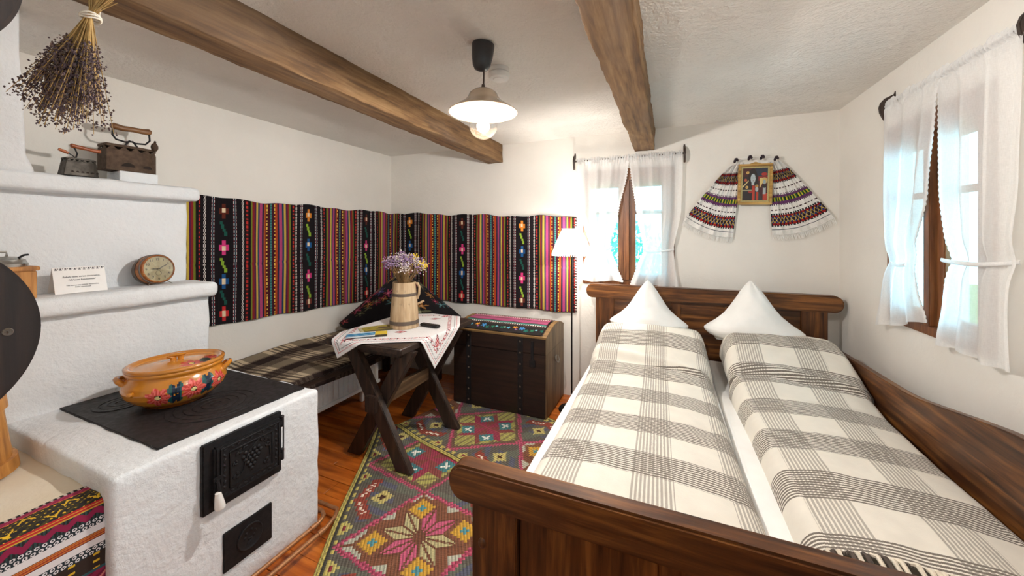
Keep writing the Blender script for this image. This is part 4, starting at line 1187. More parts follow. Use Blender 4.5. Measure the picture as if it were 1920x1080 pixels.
def lf1(u, v):
    if u > .70: return (214, 186, 60) if v > .22 else (60, 50, 30)
    if v < .25: return (206, 214, 220)
    if v < .8: return (44, 122, 170) if math.sin(u * 30 + v * 8) > -.3 else (110, 164, 196)
    return (228, 232, 236)
def lf2(u, v):
    if u < .08 or v > .9: return (200, 190, 150)
    if v < .2: return (96, 84, 48)
    if .5 < u < .8 and .3 < v < .6: return (96, 76, 60)
    return (168, 152, 60) if math.sin(u * 17) * math.sin(v * 13) > -.5 else (130, 118, 52)
leaflet('leaflet', 'olive covered leaflet lying behind the blue leaflet on the table', (-1.86, 2.0), .95, .24, .15, ZT2 + .001, lf2)
leaflet('leaflet', 'blue and yellow leaflet nearest the front edge of the table', (-1.80, 1.835), .72, .25, .12, ZT2 + .005, lf1)

# ------------------------------------------------------------------ chest with runner
CX0, CX1, CY0, CY1 = -1.665, -.852, 2.67, 3.178
chs = root('wooden_chest', (-1.26, 2.9, .014), 'large dark wooden chest with domed lid and iron straps beside the bed', 'chest')
def lidz(y):
    return interp([(CY0, .632), (CY0 + .10, .662), (CY0 + .22, .684), (CY0 + .33, .686), (CY0 + .42, .668), (CY1, .632)], y)[0]
MB().box(CX0, CX1, CY0, CY1, .014, .50).build('body', M_chest, chs, bevel=.004)
prof_ = [(CY0, .503)] + [(CY1, .503)] + [(lerp(CY1, CY0, i / 14), lidz(lerp(CY1, CY0, i / 14)) - .002) for i in range(15)]
lidm = MB().prism(prof_, axes((0, 1, 0), (0, 0, 1), (1, 0, 0), (CX0, 0, 0)), CX1 - CX0).build('lid', M_chest, chs, bevel=.003)
sp_ = [(CY0, .014), (CY1, .014), (CY1, .50), (CY0, .50)]
MB().prism(sp_, axes((0, 1, 0), (0, 0, 1), (1, 0, 0), (CX1 - .001, 0, 0)), .004).build('side_panel', M_chest_side, chs)
MB().prism(prof_, axes((0, 1, 0), (0, 0, 1), (1, 0, 0), (CX1 - .001, 0, 0)), .004).build('side_panel', M_chest_side, lidm)
for x0, x1 in ((CX0 + .002, CX0 + .030), (CX1 - .030, CX1 + .004)):
    V = []; F = []
    for i in range(15):
        y = lerp(CY0 - .004, CY1, i / 14); z = lidz(clamp(y, CY0, CY1))
        V += [(x0, y, z - .004), (x1, y, z - .004), (x0, y, z + .006), (x1, y, z + .006)]
    for i in range(14):
        o = i * 4; F += [(o, o + 4, o + 5, o + 1), (o + 2, o + 3, o + 7, o + 6), (o, o + 2, o + 6, o + 4), (o + 1, o + 5, o + 7, o + 3)]
    F += [(0, 1, 3, 2), (56, 58, 59, 57)]
    mesh('batten', V, F, M_chest_edge, lidm)
MB().box(CX0, CX1 + .003, CY0 - .006, CY0 + .014, .622, .640).build('front_edge', M_chest_edge, lidm, bevel=.003)
for x in (-1.52, -1.06):
    s_ = MB().box(x - .022, x + .022, CY0 - .004, CY0 + .001, .02, .62).build('iron_strap', M_iron, chs, bevel=.001, seg=1)
    for k in range(7): MB().blob((x, CY0 - .005, .06 + k * .088), .008, .004, .008, 8, 4).build('rivet', M_hoop, s_)
hs = MB().box(-.972, -.948, CY0 - .006, CY0, .44, .60).build('hasp', M_iron, chs, bevel=.002)
MB().box(-.985, -.935, CY0 - .007, CY0, .40, .455).build('lock_plate', M_iron, hs, bevel=.002)
hl = MB().box(CX1 + .002, CX1 + .008, 2.90, 2.95, .395, .43).build('handle_plate', M_steel, chs, bevel=.002)
MB().tube([(CX1 + .010, 2.885, .42), (CX1 + .026, 2.89, .39), (CX1 + .030, 2.925, .375), (CX1 + .026, 2.96, .39), (CX1 + .010, 2.965, .42)], .0045, 8).build('handle', M_steel, hl)
def chr_col(u, v):
    """v: front hem .. back"""
    d = v * .46; a = u * .72
    if d < .115:
        t = (a / .34) % 1; y = (d - .055) / .05
        for c, yc, r, col in ((.10, .1, .42, (28, 96, 80)), (.16, .3, .2, (150, 206, 170)), (.26, .2, .34, (90, 170, 196)), (.42, .45, .42, (226, 150, 50)), (.47, -.15, .25, (150, 90, 150)), (.60, .3, .55, (60, 130, 190)), (.72, -.2, .45, (26, 104, 92)), (.86, .0, .4, (36, 116, 84)), (.95, .25, .25, (120, 190, 206))):
            rr = math.hypot((t - c) * 6.8, y - yc)
            if rr < r * (.7 + .3 * math.cos(5 * math.atan2(y - yc, (t - c) * 6.8))): return col
        return (34, 28, 28)
    bands = [(.13, (60, 40, 36)), (.145, None), (.165, (74, 130, 120)), (.18, (60, 40, 40)), (.235, (160, 72, 110)), (.25, (96, 60, 56)), (.29, (176, 84, 120)), (.305, None), (.34, (120, 96, 84)), (.36, (150, 60, 80)), (.375, None), (.42, (110, 90, 80)), (.47, (90, 60, 56))]
    for e, c in bands:
        if d < e:
            if c is None: return (224, 214, 206) if int(a / .010) % 2 else (60, 44, 44)
            return c
    return (100, 80, 70)
def chr_pos(u, v):
    y = lerp(CY0 + .012, CY1 - .04, v); x = lerp(CX0 + .05, CX1 - .055, u) + .02 * (1 - v) * (u - .5)
    return (x, y, lidz(y) + .006 + .0015 * math.sin(x * 30) * math.sin(y * 25))
tag(grid('chest_runner', 240, 130, chr_pos, M_fab, loc=(-1.26, 2.9, .66), col=chr_col, thick=.004, uvs=(.72, .46), off=1.0), 'woven runner with pink stripes and floral border on the chest lid', 'runner')

# ------------------------------------------------------------------ floor lamp
LX, LY = -.715, 2.93
fp = root('floor_lamp', (LX, LY, 0), 'slim black floor lamp with lit white pleated shade between chest and bed', 'lamp')
MB().lathe([(.001, 0), (.105, 0), (.107, .008), (.10, .016), (.02, .022), (.012, .04), (.001, .04)], 36, c=(LX, LY, 0)).build('base', M_blackmetal, fp)
MB().tube([(LX, LY, .03), (LX, LY, 1.29)], .0062, 10).build('pole', M_blackmetal, fp)
def shade_pos(u, v):
    r = interp([(0, .158), (.1, .150), (.4, .128), (.75, .096), (.93, .078), (.96, .074), (1, .082)], v)[0]
    r *= 1 + .022 * math.cos(u * 2 * PI * 26) * (1 - .3 * v) + .01 * math.cos(u * 2 * PI * 7)
    return (LX + r * math.cos(2 * PI * u), LY + r * math.sin(2 * PI * u), lerp(1.262, 1.470, v))
M_shade = m_sheer('pleated lamp shade', (.96, .95, .93, 1), .10, .66)
sh = grid('shade', 208, 24, shade_pos, M_shade, fp, closed_u=True)
b = MB()
for i in range(56):
    a = 2 * PI * i / 56; b.blob((LX + .158 * math.cos(a), LY + .158 * math.sin(a), 1.257), .0055, .0055, .0065, 6, 4)
b.build('bead_trim', M_lace, sh)
MB().tube([(LX + .078 * math.cos(a), LY + .078 * math.sin(a), 1.464) for a in [2 * PI * i / 24 for i in range(24)]], .004, 6, closed=True).build('top_ring', M_lace, sh)
MB().tube([(LX, LY, 1.28), (LX, LY, 1.305)], .016, 12).build('socket', M_blackmetal, fp)
bl = MB().blob((LX, LY, 1.342), .036, .036, .04, 16, 10).build('bulb', M_bulbglass, fp)
MB().tube([(LX, LY, 1.325), (LX, LY, 1.36)], .004, 6).build('filament', M_fila, bl)
lamp('bulb_light', (LX, LY, 1.350), FLOORLAMP_W, (1, .93, .84), .034, fp)

# ------------------------------------------------------------------ kilim rugs
def star(x, y, L):
    """index of the rhombus petal of an eight-pointed star holding (x, y), or None"""
    a = math.atan2(y, x) % (2 * PI); k = int(a / (PI / 4)); d0 = (math.cos(k * PI / 4), math.sin(k * PI / 4)); d1 = (math.cos((k + 1) * PI / 4), math.sin((k + 1) * PI / 4))
    det = d0[0] * d1[1] - d0[1] * d1[0]
    p = (x * d1[1] - y * d1[0]) / det; q = (d0[0] * y - d0[1] * x) / det
    if p <= L and q <= L: return k, p / L, q / L
    return None
def kilim(a, w, hw, c0, per, hl):
    c = kilim_(a, math.floor(w / .015 + .5) * .015 if hw - abs(w) > .03 else w, hw, c0, per, hl, w)
    c = tuple(lerp(x, sum(c) / 3, .15) * 1.16 + 4 for x in c)
    k = (.80 if int(w / .0075 + 200) % 2 else .98) * (1 + .07 * noise.noise(Vector((a * 90, w * 90, 3))))
    k = round(k * 24) / 24
    return tuple(min(255, x * k) for x in c)
def kilim_(a, w, hw, c0, per, hl, wr):
    """a along the rug, w across from its middle; hw half width, diamonds of half length hl every per"""
    e = hw - abs(w)
    st = int(a / .012)
    if e < .026: return (188, 172, 84) if (st + int(e / .009)) % 3 else (150, 136, 66)
    if e < .034: return (66, 62, 54)
    if e < .058 and math.sin(a * 120) > .2 - (e - .034) * 30: return (190, 174, 84)
    i = round((a - c0) / per); da = a - c0 - i * per
    dr = da; da = math.floor(da / .015 + .5) * .015
    m = abs(da) / hl + abs(w) / (hw * .88)
    bgc = (92, 86, 76) if math.sin(a * 31 + w * 17) > -.2 else (98, 100, 86)
    if m > 1.06:
        # side triangles: rust chevrons with a white zigzag and a small yellow lozenge
        ac = c0 + (i + (.5 if da > 0 else -.5)) * per; x = a - ac; y = e
        if abs(x) + abs(y - .20) * .9 < .055:
            return (74, 42, 30) if abs(x) + abs(y - .20) < .022 else (188, 172, 96)
        for s in (-1, 1):
            xx = x * s
            if 0 < xx < .15:
                t = (y - .055 - xx * .42)
                if abs(t - .03) < .012 and .02 < xx < .12: return (222, 206, 186) if (int(xx / .02) % 2) ^ (t > .03) else (150, 66, 48)
                if 0 < t < .06: return (146, 58, 44)
            if abs(xx - .19) + abs(y - .06) < .04: return (186, 172, 92) if abs(xx - .19) + abs(y - .06) > .016 else (134, 44, 52)
        if .10 < y < .26 and abs(x) < .16 and math.sin(x * 60 + y * 40) > .3: return (84, 86, 104)
        return bgc
    if m > .955: return (190, 76, 104) if int((a + w) / .014) % 2 else (150, 52, 76)
    va = i % 2 == 0
    if va:
        fill = (170, 170, 150)
        for (tx, ty) in ((.185, 0), (-.185, 0), (0, .21), (0, -.21)):
            d = abs(da - tx) + abs(w - ty)
            if d < .022: return (72, 138, 150)
            if d < .068: return (198, 148, 44)
            if d < .092: return (124, 76, 52)
        s = star(dr, wr, .118)
        if s:
            k, p, q = s
            if p > .90 or q > .90 or abs(p - q) < .12 or p < .08 or q < .08: return (110, 66, 46)
            return (190, 80, 112) if k in (0, 1, 4, 5) else (176, 166, 116)
        if star(da, w, .17): return (124, 76, 52)
        if abs(w) < .010 or abs(da) < .010: return (118, 70, 50)
        return fill
    if m > .86: return (104, 82, 60)
    for (tx, ty) in ((.10, .10), (-.10, .10), (.10, -.10), (-.10, -.10)):
        x, y = da - tx * .85, w - ty
        d = max(abs(x), abs(y)) + .35 * min(abs(x), abs(y))
        if (abs(x) < .010 and abs(y) < .026) or (abs(y) < .010 and abs(x) < .026): return (226, 222, 210)
        if abs(x) + abs(y) < .062: return (60, 122, 126)
    s = star(dr, wr, .12)
    if s: return (152, 48, 70) if s[0] % 2 == 0 else (134, 62, 58)
    return (166, 160, 80) if int((da + 5) / .016) % 3 else (130, 116, 70)
def rug(name, label, org, dirv, L, hw, c0, per, hl, zf):
    d = Vector(dirv).normalized(); n_ = Vector((d.y, -d.x)); org = Vector(org)          # org: left edge at a = 0
    nu, nv = int(hw * 2 / .0075), int(L / .0075)
    def pos(u, v):
        p = org + d * (v * L) + n_ * (u * 2 * hw + .010 * math.sin(v * 9)); return (p.x, p.y, zf(v * L, u * 2 * hw))
    o = grid(name, nu, nv, pos, M_rugm, loc=(org.x, org.y, 0), col=lambda u, v: kilim(v * L, (u - .5) * 2 * hw, hw, c0, per, hl), thick=.006, uvs=(2 * hw, L), off=0)
    return tag(o, label, 'rug', 'kilim rugs on the floor')
rug('kilim_rug', 'kilim with eight-pointed star in a diamond lying along the stove', (-1.353 + .528 * .75, 1.09 - .849 * .75), (-.528, .849), 1.95, .42, .75 + .124, .60, .30, lambda a, w: .005)
def rz(a, w): return .0115 + .003 * math.sin(a * 14) * math.sin(w * 9) - (.002 if w < .02 else 0)
rug('kilim_rug', 'kilim with white flowers in a pink diamond lying in front of the chest', (-1.85 + .31 * .82, 2.17 + .95 * .82), (.952, -.306), 1.45, .41, .535 + .62 * 0 - .62, .62, .31, rz)

# ------------------------------------------------------------------ bed
bed = root('double_bed', (.22, 2.0, 0), 'stained pine double bed with rounded head and foot rails', 'bed')
def round_rail(name, x0, x1, y0, y1, z0, z1, par, mat, bev=.008):
    h = z1 - z0; r = h / 2; n = 10
    poly = [(x0 + r * .9 - r * .9 * math.cos(a), (z0 + z1) / 2 + r * math.sin(a)) for a in [(-PI / 2 + PI * i / n) for i in range(n + 1)]]
    poly += [(x1 - r * .9 + r * .9 * math.cos(a), (z0 + z1) / 2 + r * math.sin(a)) for a in [(PI / 2 - PI * i / n) for i in range(n + 1)]]
    return MB().prism(poly, axes((1, 0, 0), (0, 0, 1), (0, -1, 0), (0, y1, 0)), y1 - y0).build(name, mat, par, bevel=bev)
HY0, HY1 = 3.05, 3.105
round_rail('head_rail', -.622, 1.058, HY0 - .012, HY1 + .012, .905, 1.016, bed, M_bedx)
for x0 in (-.545, .832): MB().box(x0, x0 + .143, HY0, HY1, .0, .910).build('head_post', M_bedz, bed, bevel=.004)
for x0, x1 in ((-.402, .03), (.09, .38), (.44, .832)):
    MB().box(x0, x1, HY0 + .018, HY1 - .012, .35, .91).build('head_panel', M_bedx, bed, bevel=.003)
for x0 in (.03, .38): MB().box(x0, x0 + .06, HY0 + .012, HY1 - .008, .35, .905).build('head_stile', M_bedz, bed, bevel=.003)
MB().box(-.402, .832, HY0 + .004, HY1 - .004, .30, .36).build('head_lower_rail', M_bedx, bed, bevel=.003)
FY0, FY1 = .968, 1.03
round_rail('foot_rail', -.625, 1.055, FY0, FY1, .608, .718, bed, M_bedx, .007)
for x0 in (-.545, .83):
    MB().box(x0, x0 + .145, FY0 + .008, FY1 - .004, 0, .612).build('foot_post', M_bedz, bed, bevel=.004)
    MB().blob((x0 + .035, FY0 + .008, .50), .013, .006, .016, 14, 6).build('peg', M_bedz, bed)
for x0, x1 in ((-.396, -.02), (.03, .40), (.45, .826)): MB().box(x0, x1, FY0 + .026, FY1 - .02, .12, .604).build('foot_panel', M_bedz, bed, bevel=.003)
for x0 in (-.02, .40): MB().box(x0, x0 + .05, FY0 + .018, FY1 - .014, .12, .602).build('foot_stile', M_bedz, bed, bevel=.003)
MB().box(-.40, .83, FY0 + .012, FY1 - .008, .10, .20).build('foot_lower_rail', M_bedx, bed, bevel=.003)
# side boards; the wall side is high with a scooped top edge
tops = [(1.03, .735), (1.12, .775), (1.25, .822), (1.4, .838), (1.6, .826), (1.72, .806), (1.82, .787), (1.95, .762), (2.05, .745), (2.15, .734), (2.35, .728), (2.6, .722), (2.85, .712), (3.05, .702)]
poly = [(1.03, .20), (3.05, .20)] + [(y, interp(tops, y)[0]) for y in [lerp(3.05, 1.03, i / 40) for i in range(41)]]
MB().prism(poly, axes((0, 1, 0), (0, 0, 1), (1, 0, 0), (.945, 0, 0)), .034).build('scooped_side_board', M_bedy, bed, bevel=.004)
MB().box(-.505, -.475, 1.03, 3.05, .20, .36).build('side_rail', M_bedy, bed, bevel=.004)
for i in range(12): MB().box(-.475, .945, 1.08 + i * .165, 1.15 + i * .165, .26, .28).build('slat', M_bedx, bed, bevel=.002, seg=1)
for x0, x1, lab in ((-.515, .264, 'white sheeted mattress on the lamp side of the bed'), (.265, .942, 'white sheeted mattress on the wall side of the bed')):
    def sag(p): return p + Vector((0, 0, .004 * noise.noise(Vector((p.x * 5, p.y * 4, 1)))))
    mt = rbox('mattress', x0, x1, 1.035, 3.04, .285, .505, M_linen, loc=((x0 + x1) / 2, 2.0, .285), r=.022, cell=.05, fn=sag)
    tag(mt, lab, 'mattress', 'mattresses on the bed')

CREAM, YARN = C(234, 228, 216), C(76, 64, 56)
def blanket(name, label, x0, x1, cxb, cyb, seed, w0, w1, zoff=0.0, Y0=1.045):
    hw = (x1 - x0) / 2; xc = (x0 + x1) / 2; r = .062
    prof_y = [(1.04, .575), (1.3, .585), (1.8, .59), (2.2, .605), (2.38, .65), (2.50, .72), (2.60, .772), (2.70, .796), (2.78, .79), (2.83, .75)]
    flat = 2 * (hw - r); arc = r * PI / 2 * 1.2; TOT = flat + 2 * arc; Y1 = 2.83
    # arc length along the bed
    ys = [Y0]; acc = [0.0]
    for i in range(1, 201):
        y = lerp(Y0, Y1, i / 200); z1_, z0_ = interp(prof_y, y)[0], interp(prof_y, ys[-1])[0]
        acc.append(acc[-1] + math.hypot(y - ys[-1], z1_ - z0_)); ys.append(y)
    LEN = acc[-1]; tab = list(zip(acc, ys))
    def pos(u, v):
        y = interp(tab, v * LEN)[0]; z = interp(prof_y, y)[0] + zoff
        s = (u - .5) * TOT; k = 1 if s > 0 else -1; a = abs(s)
        wr = .009 * noise.noise(Vector((s * 4 + seed, y * 3.2, seed))) + .004 * noise.noise(Vector((s * 13, y * 11, seed)))
        # fold where the lower pillow ends
        fold = .016 * math.exp(-((y - 2.40 + s * .14) / .025) ** 2) - .012 * math.exp(-((y - 2.36 + s * .14) / .03) ** 2)
        wide = 1 + .015 * math.sin(y * 5 + seed)
        if a < flat / 2: x = s; dz = -.018 * (a / (flat / 2)) ** 3
        else:
            t = (a - flat / 2) / arc; an = t * PI / 2 * 1.05
            x = k * (flat / 2 + r * math.sin(an)); dz = -.018 - (z - .50) * .92 * (1 - math.cos(an))
            if z > .66: dz = -.018 - (z - .58) * .75 * (1 - math.cos(an))
        ft = clamp((2.4 - y) / 1.35, 0, 1); x += lerp(w0, w1, clamp(.5 + x / (2 * hw), 0, 1)) * ft
        return (xc + x * wide, y, z + dz + (wr + fold) * (1 if a < flat / 2 else .5))
    mat = m_plaid(name + ' wool ' + str(seed), CREAM, YARN, cxb, .125, .285, cyb, .145, .29)
    rt = root(name, (xc, 1.9, .52), label, 'blanket', 'plaid blankets on the bed')
    grid('cloth', 110, 260, pos, mat, rt, thick=.008, uvs=(TOT, LEN))
    fr = random.Random(seed); mA, mB = m_plain('cream yarn', C(226, 216, 198), .95, .12, 90), m_plain('brown yarn', C(84, 74, 68), .95, .2, 90)
    for i in range(46):
        u = (i + .5) / 46; p = Vector(pos(u, 0)); s = u * TOT
        dark = abs(((s - cxb) / .285 + 20.5) % 1 - .5) < .22
        q = p + Vector((fr.uniform(-.01, .01), fr.uniform(-.006, .004), 0))
        MB().tube([p + Vector((0, .004, -.001)), q + Vector((0, -.008, .006)), q + Vector((.004, -.030, -.002)), q + Vector((fr.uniform(-.008, .008), -.050, -.022))] if Y0 > 1.1 else
            [p + Vector((0, .004, -.001)), q + Vector((0, -.002, .004)), q + Vector((.004, -.002, -.025)), q + Vector((fr.uniform(-.006, .006), -.002, -.055))], [.0045, .006, .0054, .0044], 6).build('tassel', mB if (dark and i % 2) else mA, rt)
    return TOT
# band centres measured on the sheet (metres from its left hem, from the foot)
blanket('plaid_blanket', 'cream and brown plaid wool blanket on the lamp side of the bed', -.462, .235, .165, .38, 3, -.015, .055)
blanket('plaid_blanket', 'cream and brown plaid wool blanket on the wall side of the bed', .320, .938, .175, .285, 8, .035, 0, .012, 1.235)

pillow('pillow', 'white pillow pinched to a peak on the lamp side of the bed', (-.135, 2.86, .715), (1, 0, 0), (0, 1, 0), .54, .365, .30, M_linen, lean=.05, seed=2, group='pillows on the bed')
pillow('pillow', 'white pillow pinched to a peak on the wall side of the bed', (.512, 2.84, .725), (1, .0, 0), (0, 1, 0), .57, .385, .30, M_linen, lean=.06, seed=7, group='pillows on the bed')

# ------------------------------------------------------------------ curtains
def crescent(M, s, th, mat, par, thick=.018):
    out = [(.000, .078), (.004, .062), (.022, .054), (.042, .044), (.058, .024), (.065, .0), (.062, -.028), (.052, -.054), (.040, -.076), (.038, -.050), (.040, -.026), (.037, -.004), (.028, .014), (.012, .026), (.000, .036)]
    MB().prism([(x * s, y * s) for x, y in out], M, thick).build('hook', mat, par, bevel=.003)
lifts = {.4: .10, 1.0: .01}
def curtain_set(tag_, zr, a0, a1, wm, hooks, panels, rodlab, vertical):
    rt = root('curtain_rod', wm(a0, .03, zr), rodlab, 'curtain rod')
    MB().tube([wm(a0 - .02, .034, zr), wm(a1 + .02, .034, zr)], .007, 10).build('rod', M_hook, rt)
    xa = wm(0, 1, 0) - wm(0, 0, 0); za = wm(1, 0, 0) - wm(0, 0, 0)
    for a in (a0 - .016, a1 + .002):
        crescent(axes(xa, (0, 0, 1), za, wm(a, 0, zr - .0)), 1.0, 0, M_hook, rt, .016)
    for label, ctrl, nf, seed, tie in panels:
        # ctrl rows: (z, outer edge, inner edge), top to bottom
        cz = sorted(ctrl)
        zlo, zhi = cz[0][0], cz[-1][0]
        n = len(cz)
        def edges(z):
            # smooth (Catmull-like) between rows
            for p, q in zip(cz, cz[1:]):
                if z <= q[0] + 1e-9:
                    t = smooth((z - p[0]) / (q[0] - p[0])) * .5 + .5 * (z - p[0]) / (q[0] - p[0]); return lerp(p[1], q[1], t), lerp(p[2], q[2], t)
            return cz[-1][1], cz[-1][2]
        zt_ = tie
        lift = lifts.get(seed, 0)
        def pos(u, v):
            z = lerp(zlo, zhi, v); o, i = edges(z)
            nearrod = smooth((z - (zr - .035)) / .03)
            amp = .011 * (1 - nearrod) * (.45 + .55 * min(1, abs(z - zt_) / .3)) + .003
            if z < zt_: amp *= .9
            w = math.sin(u * 2 * PI * nf + seed + .9 * math.sin(z * 2 + seed)) + .25 * math.sin(u * 2 * PI * nf * 2.3 + seed * 2 + z * 3)
            off = .046 + amp * w - .014 * math.exp(-((z - zt_) / .05) ** 2)
            if z > zr - .02: off = .034 + .013 * math.cos(clamp((z - zr) / .02, -1, 1) * PI / 2) + .0025 * w
            rf = smooth((z - (zr - .07)) / .06); r2 = math.sin(u * 2 * PI * nf * 6.3 + seed * 3) + .5 * math.sin(u * 2 * PI * nf * 11 + seed)
            off += .0045 * rf * r2
            za_ = z + ((.004 * w + .005 * r2) if z > zr else 0) + .006 * math.sin(u * 9 + seed) * (1 - v) + lift * u * (1 - v) ** 3
            return wm(lerp(o, i, u), off, za_)
        cr_ = root('curtain', wm((cz[0][1] + cz[0][2]) / 2, .04, zlo), label, 'curtain', 'sheer curtains')
        grid('panel', 150, 110, pos, M_sheer, cr_)
        # lace along the inner edge
        V, F = [], []; m = 90
        sgn = 1 if cz[0][2] > cz[0][1] else -1
        for j in range(m + 1):
            z = lerp(zlo, zr - .03, j / m); p = Vector(pos(1.0, (z - zlo) / (zhi - zlo)))
            da = wm(1, 0, 0) - wm(0, 0, 0)
            V += [p - da * sgn * .010, p + da * sgn * (.001 + .007 * (j % 2))]
        for j in range(m): F.append((2 * j, 2 * j + 1, 2 * j + 3, 2 * j + 2))
        ob = mesh('lace_trim', V, F, M_lace, cr_, smooth=False)
        md = ob.modifiers.new('thickness', 'SOLIDIFY'); md.thickness = .002
        # tie-back band
        o, i = edges(zt_); V, F = [], []; m = 24
        for j in range(m + 1):
            t = j / m; a = lerp(i + sgn * .004, o - sgn * .004, t); off = .030 + .038 * math.sin(PI * (.12 + .88 * t)) if False else .062 - .030 * t * t
            z = zt_ + .012 * (t - .5) - .012 * math.sin(t * PI)
            for dz, do in ((-.009, 0), (-.004, .003), (.004, .003), (.007, 0)): V.append(wm(a, off + do, z + dz - (.003 if (dz < -.01 and j % 2) else 0)))
        for j in range(m):
            for q in range(3): F.append((j * 4 + q, j * 4 + q + 1, j * 4 + q + 5, j * 4 + q + 4))
        ob = mesh('tie_back', V, F, M_lace, cr_)
        md = ob.modifiers.new('thickness', 'SOLIDIFY'); md.thickness = .003
wmB = lambda a, off, z: Vector((a, YB - off, z))
wmR = lambda a, off, z: Vector((XR - off, a, z))
def bx_(px): return on_y(px, 400, YB - .045).x
def ry_(px): return on_x(px, 400, XR - .045).y
zrB, zrR = 2.055, 2.085
curtain_set('back', zrB, bx_(1078), bx_(1281), wmB, None, [
    ('sheer white curtain tied back, on the floor lamp side of the bed head window', [(zrB + .022, bx_(1081), bx_(1180)), (zrB - .12, bx_(1084), bx_(1176)), (1.60, bx_(1088), bx_(1159)), (1.315, bx_(1106), bx_(1142)), (1.16, bx_(1094), bx_(1156)), (1.022, bx_(1082), bx_(1168))], 3.2, 1.0, 1.315),
    ('sheer white curtain tied back, on the icon side of the bed head window', [(zrB + .022, bx_(1280), bx_(1177)), (zrB - .12, bx_(1280), bx_(1183)), (1.60, bx_(1277), bx_(1194)), (1.30, bx_(1263), bx_(1207)), (1.15, bx_(1266), bx_(1193)), (1.012, bx_(1272), bx_(1182))], 3.4, 2.3, 1.30)],
    'dark curtain rod on curved wooden hooks above the bed head window', False)
curtain_set('right', zrR, ry_(1921), ry_(1659), wmR, None, [
    ('sheer white curtain tied back, on the far side of the window along the bed', [(zrR + .022, ry_(1657), ry_(1762)), (zrR - .12, ry_(1658), ry_(1752)), (1.60, ry_(1660), ry_(1732)), (1.285, ry_(1663), ry_(1704)), (1.12, ry_(1655), ry_(1712)), (.93, ry_(1646), ry_(1729))], 2.6, .4, 1.285),
    ('sheer white curtain tied back, nearest the viewer beside the bed', [(zrR + .022, ry_(1930), ry_(1758)), (zrR - .12, ry_(1930), ry_(1762)), (1.60, ry_(1922), ry_(1764)), (1.325, ry_(1900), ry_(1777)), (1.15, ry_(1898), ry_(1770)), (.965, ry_(1904), ry_(1757))], 3.3, 1.7, 1.325)],
    'dark curtain rod on curved wooden hooks above the window along the bed', True)

# ------------------------------------------------------------------ icon and embroidered towel
IY = YB - .022
tw = root('embroidered_towel', (.58, YB - .02, 1.5), 'long white towel with embroidered bands draped behind the small icon', 'towel')
def towel_col(u, v, W_=(232, 230, 226)):
    s = u * .36 / .012; a = u
    def motif(c1, c2, c3, lo, hi):
        t = (v - lo) / (hi - lo)
        if t < .10 or t > .90: return (30, 44, 48) if int(u * 60) % 3 else W_
        if t < .26 or t > .74: return (150, 36, 36) if int(u * 40) % 3 else (40, 28, 38)
        q = (u * 14) % 1; y = (t - .5) / .24
        if abs(abs(q - .5) * 2 - abs(y)) < .15: return c1
        return c2 if abs(q - .5) < .22 else c3
    if .12 < v < .30: return motif((204, 176, 70), (42, 54, 116), (34, 30, 44), .12, .30)
    if .36 < v < .378: return (60, 34, 44) if math.sin(u * 70) > -.3 else W_
    if .44 < v < .60:
        t = (v - .44) / .16
        if t < .12 or t > .88: return (70, 40, 70) if int(u * 46) % 2 else W_
        if t < .34 or t > .66: return (102, 60, 104)
        q = (u * 13) % 1
        return (204, 190, 60) if abs(q - .5) < .18 else (60, 110, 50) if q < .5 else (30, 50, 36)
    if .655 < v < .672: return (60, 34, 44) if math.sin(u * 80) > -.3 else W_
    if .71 < v < .885: return motif((210, 180, 74), (44, 56, 120), (40, 30, 40), .71, .885)
    if .925 < v < .933: return (40, 48, 66)
    return W_
def wing(t0, t1, b0, b1, seed, nm):
    """top edge t0-t1, bottom edge b0-b1 in wall coordinates (x, z)"""
    def pos(u, v):
        e = v ** .9
        bow = .035 * math.sin(PI * u) * v
        x = lerp(lerp(t0[0], t1[0], u), lerp(b0[0], b1[0], u), e); z = lerp(lerp(t0[1], t1[1], u), lerp(b0[1], b1[1], u), v) - bow
        fold = .011 * math.sin(u * 2 * PI * 3.3 + seed + v) * (1 - .35 * v) + .004 * math.sin(u * 2 * PI * 7 + seed)
        return (x, YB - .022 - fold, z)
    o = grid(nm, 170, 130, pos, M_fab, tw, col=towel_col, thick=.002, uvs=(.36, .45), off=0)
    b = MB(); rr = random.Random(int(seed * 10))
    for i in range(60):
        p = Vector(pos((i + .5) / 60, 1)); q = p + Vector(((b0[0] + b1[0] - t0[0] - t1[0]) * .03, 0, -.035)) + Vector((rr.uniform(-.004, .004), rr.uniform(-.003, .003), rr.uniform(-.008, .004)))
        b.tube([p, q], [.0022, .0014], 3)
    tag(b.build('fringe', M_linen, o), kind='stuff')
def bz(px, py): v = on_y(px, py, YB - .02); return (v.x, v.z)
wing(bz(1369, 312), bz(1392, 304), bz(1281, 414), bz(1374, 446), .6, 'towel_end')
wing(bz(1460, 301), bz(1438, 304), bz(1565, 409), bz(1448, 441), 2.2, 'towel_end')
b = MB(); b.box(bz(1378, 300)[0], bz(1452, 300)[0], YB - .012, YB - .005, 1.915, 1.955); b.build('towel_middle', M_linen, tw, bevel=.003)
M_tassel = m_plain('dark tassel yarn', C(52, 40, 46), .95, .3, 60)
for px, py in ((1379, 302), (1405, 297), (1428, 296), (1454, 298)):
    x, z = bz(px, py); t = MB()
    for k in range(9): a = k * .7; t.blob((x + .009 * math.cos(a), YB - .045 + .009 * math.sin(a), z + .010 * math.sin(a * 1.7)), .008, .008, .009, 6, 4)
    t.build('tassel', M_tassel, tw)
xs = [bz(*p) for p in ((1379, 302), (1405, 297), (1428, 296), (1454, 298))]
for dz in (0, .010): MB().tube([(x, YB - .045, z + dz - .003) for x, z in xs], .0015, 5).build('cord', M_linen, tw)

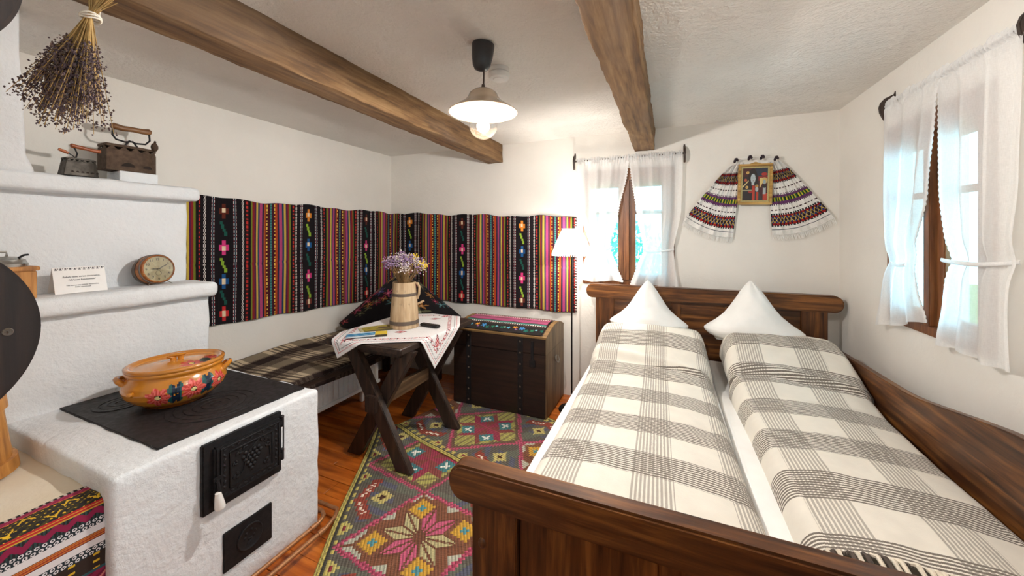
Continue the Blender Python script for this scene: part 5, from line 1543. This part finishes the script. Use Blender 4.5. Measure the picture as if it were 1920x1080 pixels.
ic = root('icon', (.583, YB - .03, 1.635), 'small painted icon in a carved gilt wooden frame on the wall above the bed', 'picture')
IM = Matrix.Translation((.583, YB - .036, 1.786)) @ Matrix.Rotation(math.radians(1.5), 4, 'Y') 
IMx = IM @ Matrix.Rotation(PI / 2, 4, 'X')         # local x right, y up, z towards the room
M_gilt = m_wood('gilt frame wood', C(120, 84, 34), C(176, 136, 66), C(206, 170, 98), 'X', 30, .45, knots=False)
w2, h2_ = .107, .148; fw = .019
for x0, x1, y0, y1 in ((-w2, w2, -h2_, -h2_ + fw), (-w2, w2, h2_ - fw, h2_), (-w2, -w2 + fw, -h2_ + fw, h2_ - fw), (w2 - fw, w2, -h2_ + fw, h2_ - fw)):
    MB().prism([(x0, y0), (x1, y0), (x1, y1), (x0, y1)], IMx, .020).build('frame_moulding', M_gilt, ic, bevel=.004)
MB().prism([(-.045, h2_ - .002), (.045, h2_ - .002), (0, h2_ + .016)], IMx, .014).build('frame_crest', M_gilt, ic, bevel=.003)
iw, ih = .088, .129
def icon_col(u, v):
    x, y = u, v
    if x < .06 or x > .94 or y < .045 or y > .955:
        return (186, 166, 96) if int((x + y) * 40) % 2 else (150, 146, 110)
    def el(cx, cy, rx, ry): return ((x - cx) / rx) ** 2 + ((y - cy) / ry) ** 2 < 1
    for cx, cy in ((.24, .83), (.17, .62), (.22, .42), (.57, .45)):
        if el(cx, cy, .022, .018): return (160, 90, 40)
        if el(cx, cy, .052, .040): return (200, 168, 92) if cx != .17 else (170, 70, 46)
    # veiled figure
    if el(.43, .66, .085, .135) and y > .50: 
        if el(.42, .68, .03, .008) or el(.455, .68, .02, .008): return (60, 66, 70)
        if el(.44, .60, .022, .006): return (120, 70, 66)
        return (168, 178, 182)
    if .38 < x < .47 and .47 < y < .56: return (168, 176, 180)
    if el(.42, .70, .16, .24): return (34, 24, 24)
    if abs((y - .42) - (x - .06) * .85) < .022 and x < .36: return (196, 176, 120)
    if .06 < x < .40 and .315 < y < .345: return (150, 140, 110)
    if el(.34, .30, .07, .05): return (150, 44, 36)
    if .41 < x < .50 and y < .46: return (172, 52, 32)
    if el(.57, .36, .055, .07): return (168, 176, 178)
    if .55 < x < .63 and y < .28: return (170, 56, 34)
    # small figure at the right
    if el(.83, .56, .05, .06): return (140, 156, 160)
    if el(.83, .44, .06, .05): return (28, 34, 34)
    if .78 < x < .88 and .22 < y < .42: return (160, 168, 168)
    if .66 < x < .76 and .40 < y < .68 and x - .66 < (y - .36) * .6: return (200, 178, 112)
    if el(.83, .60, .10, .09): return (190, 164, 100)
    if el(.82, .78, .10, .05): return (160, 44, 34)
    if .60 < y < .72 and x > .62: return (132, 38, 30)
    if x > .78 and y < .25: return (166, 54, 32)
    if y < .50 and .48 < x < .50 + (.52 - y) * .6: return (48, 54, 56)
    if y > .72: return (38, 46, 62) if x > .5 else (70, 30, 26)
    return (40, 28, 28) if x < .6 else (66, 26, 26)
grid('painting', 110, 150, lambda u, v: IMx @ Vector((lerp(-iw, iw, u), lerp(-ih, ih, v), .010)), M_print, ic, col=icon_col)
MB().prism([(-iw, -ih), (iw, -ih), (iw, ih), (-iw, ih)], IMx, .006).build('backing', M_gilt, ic)
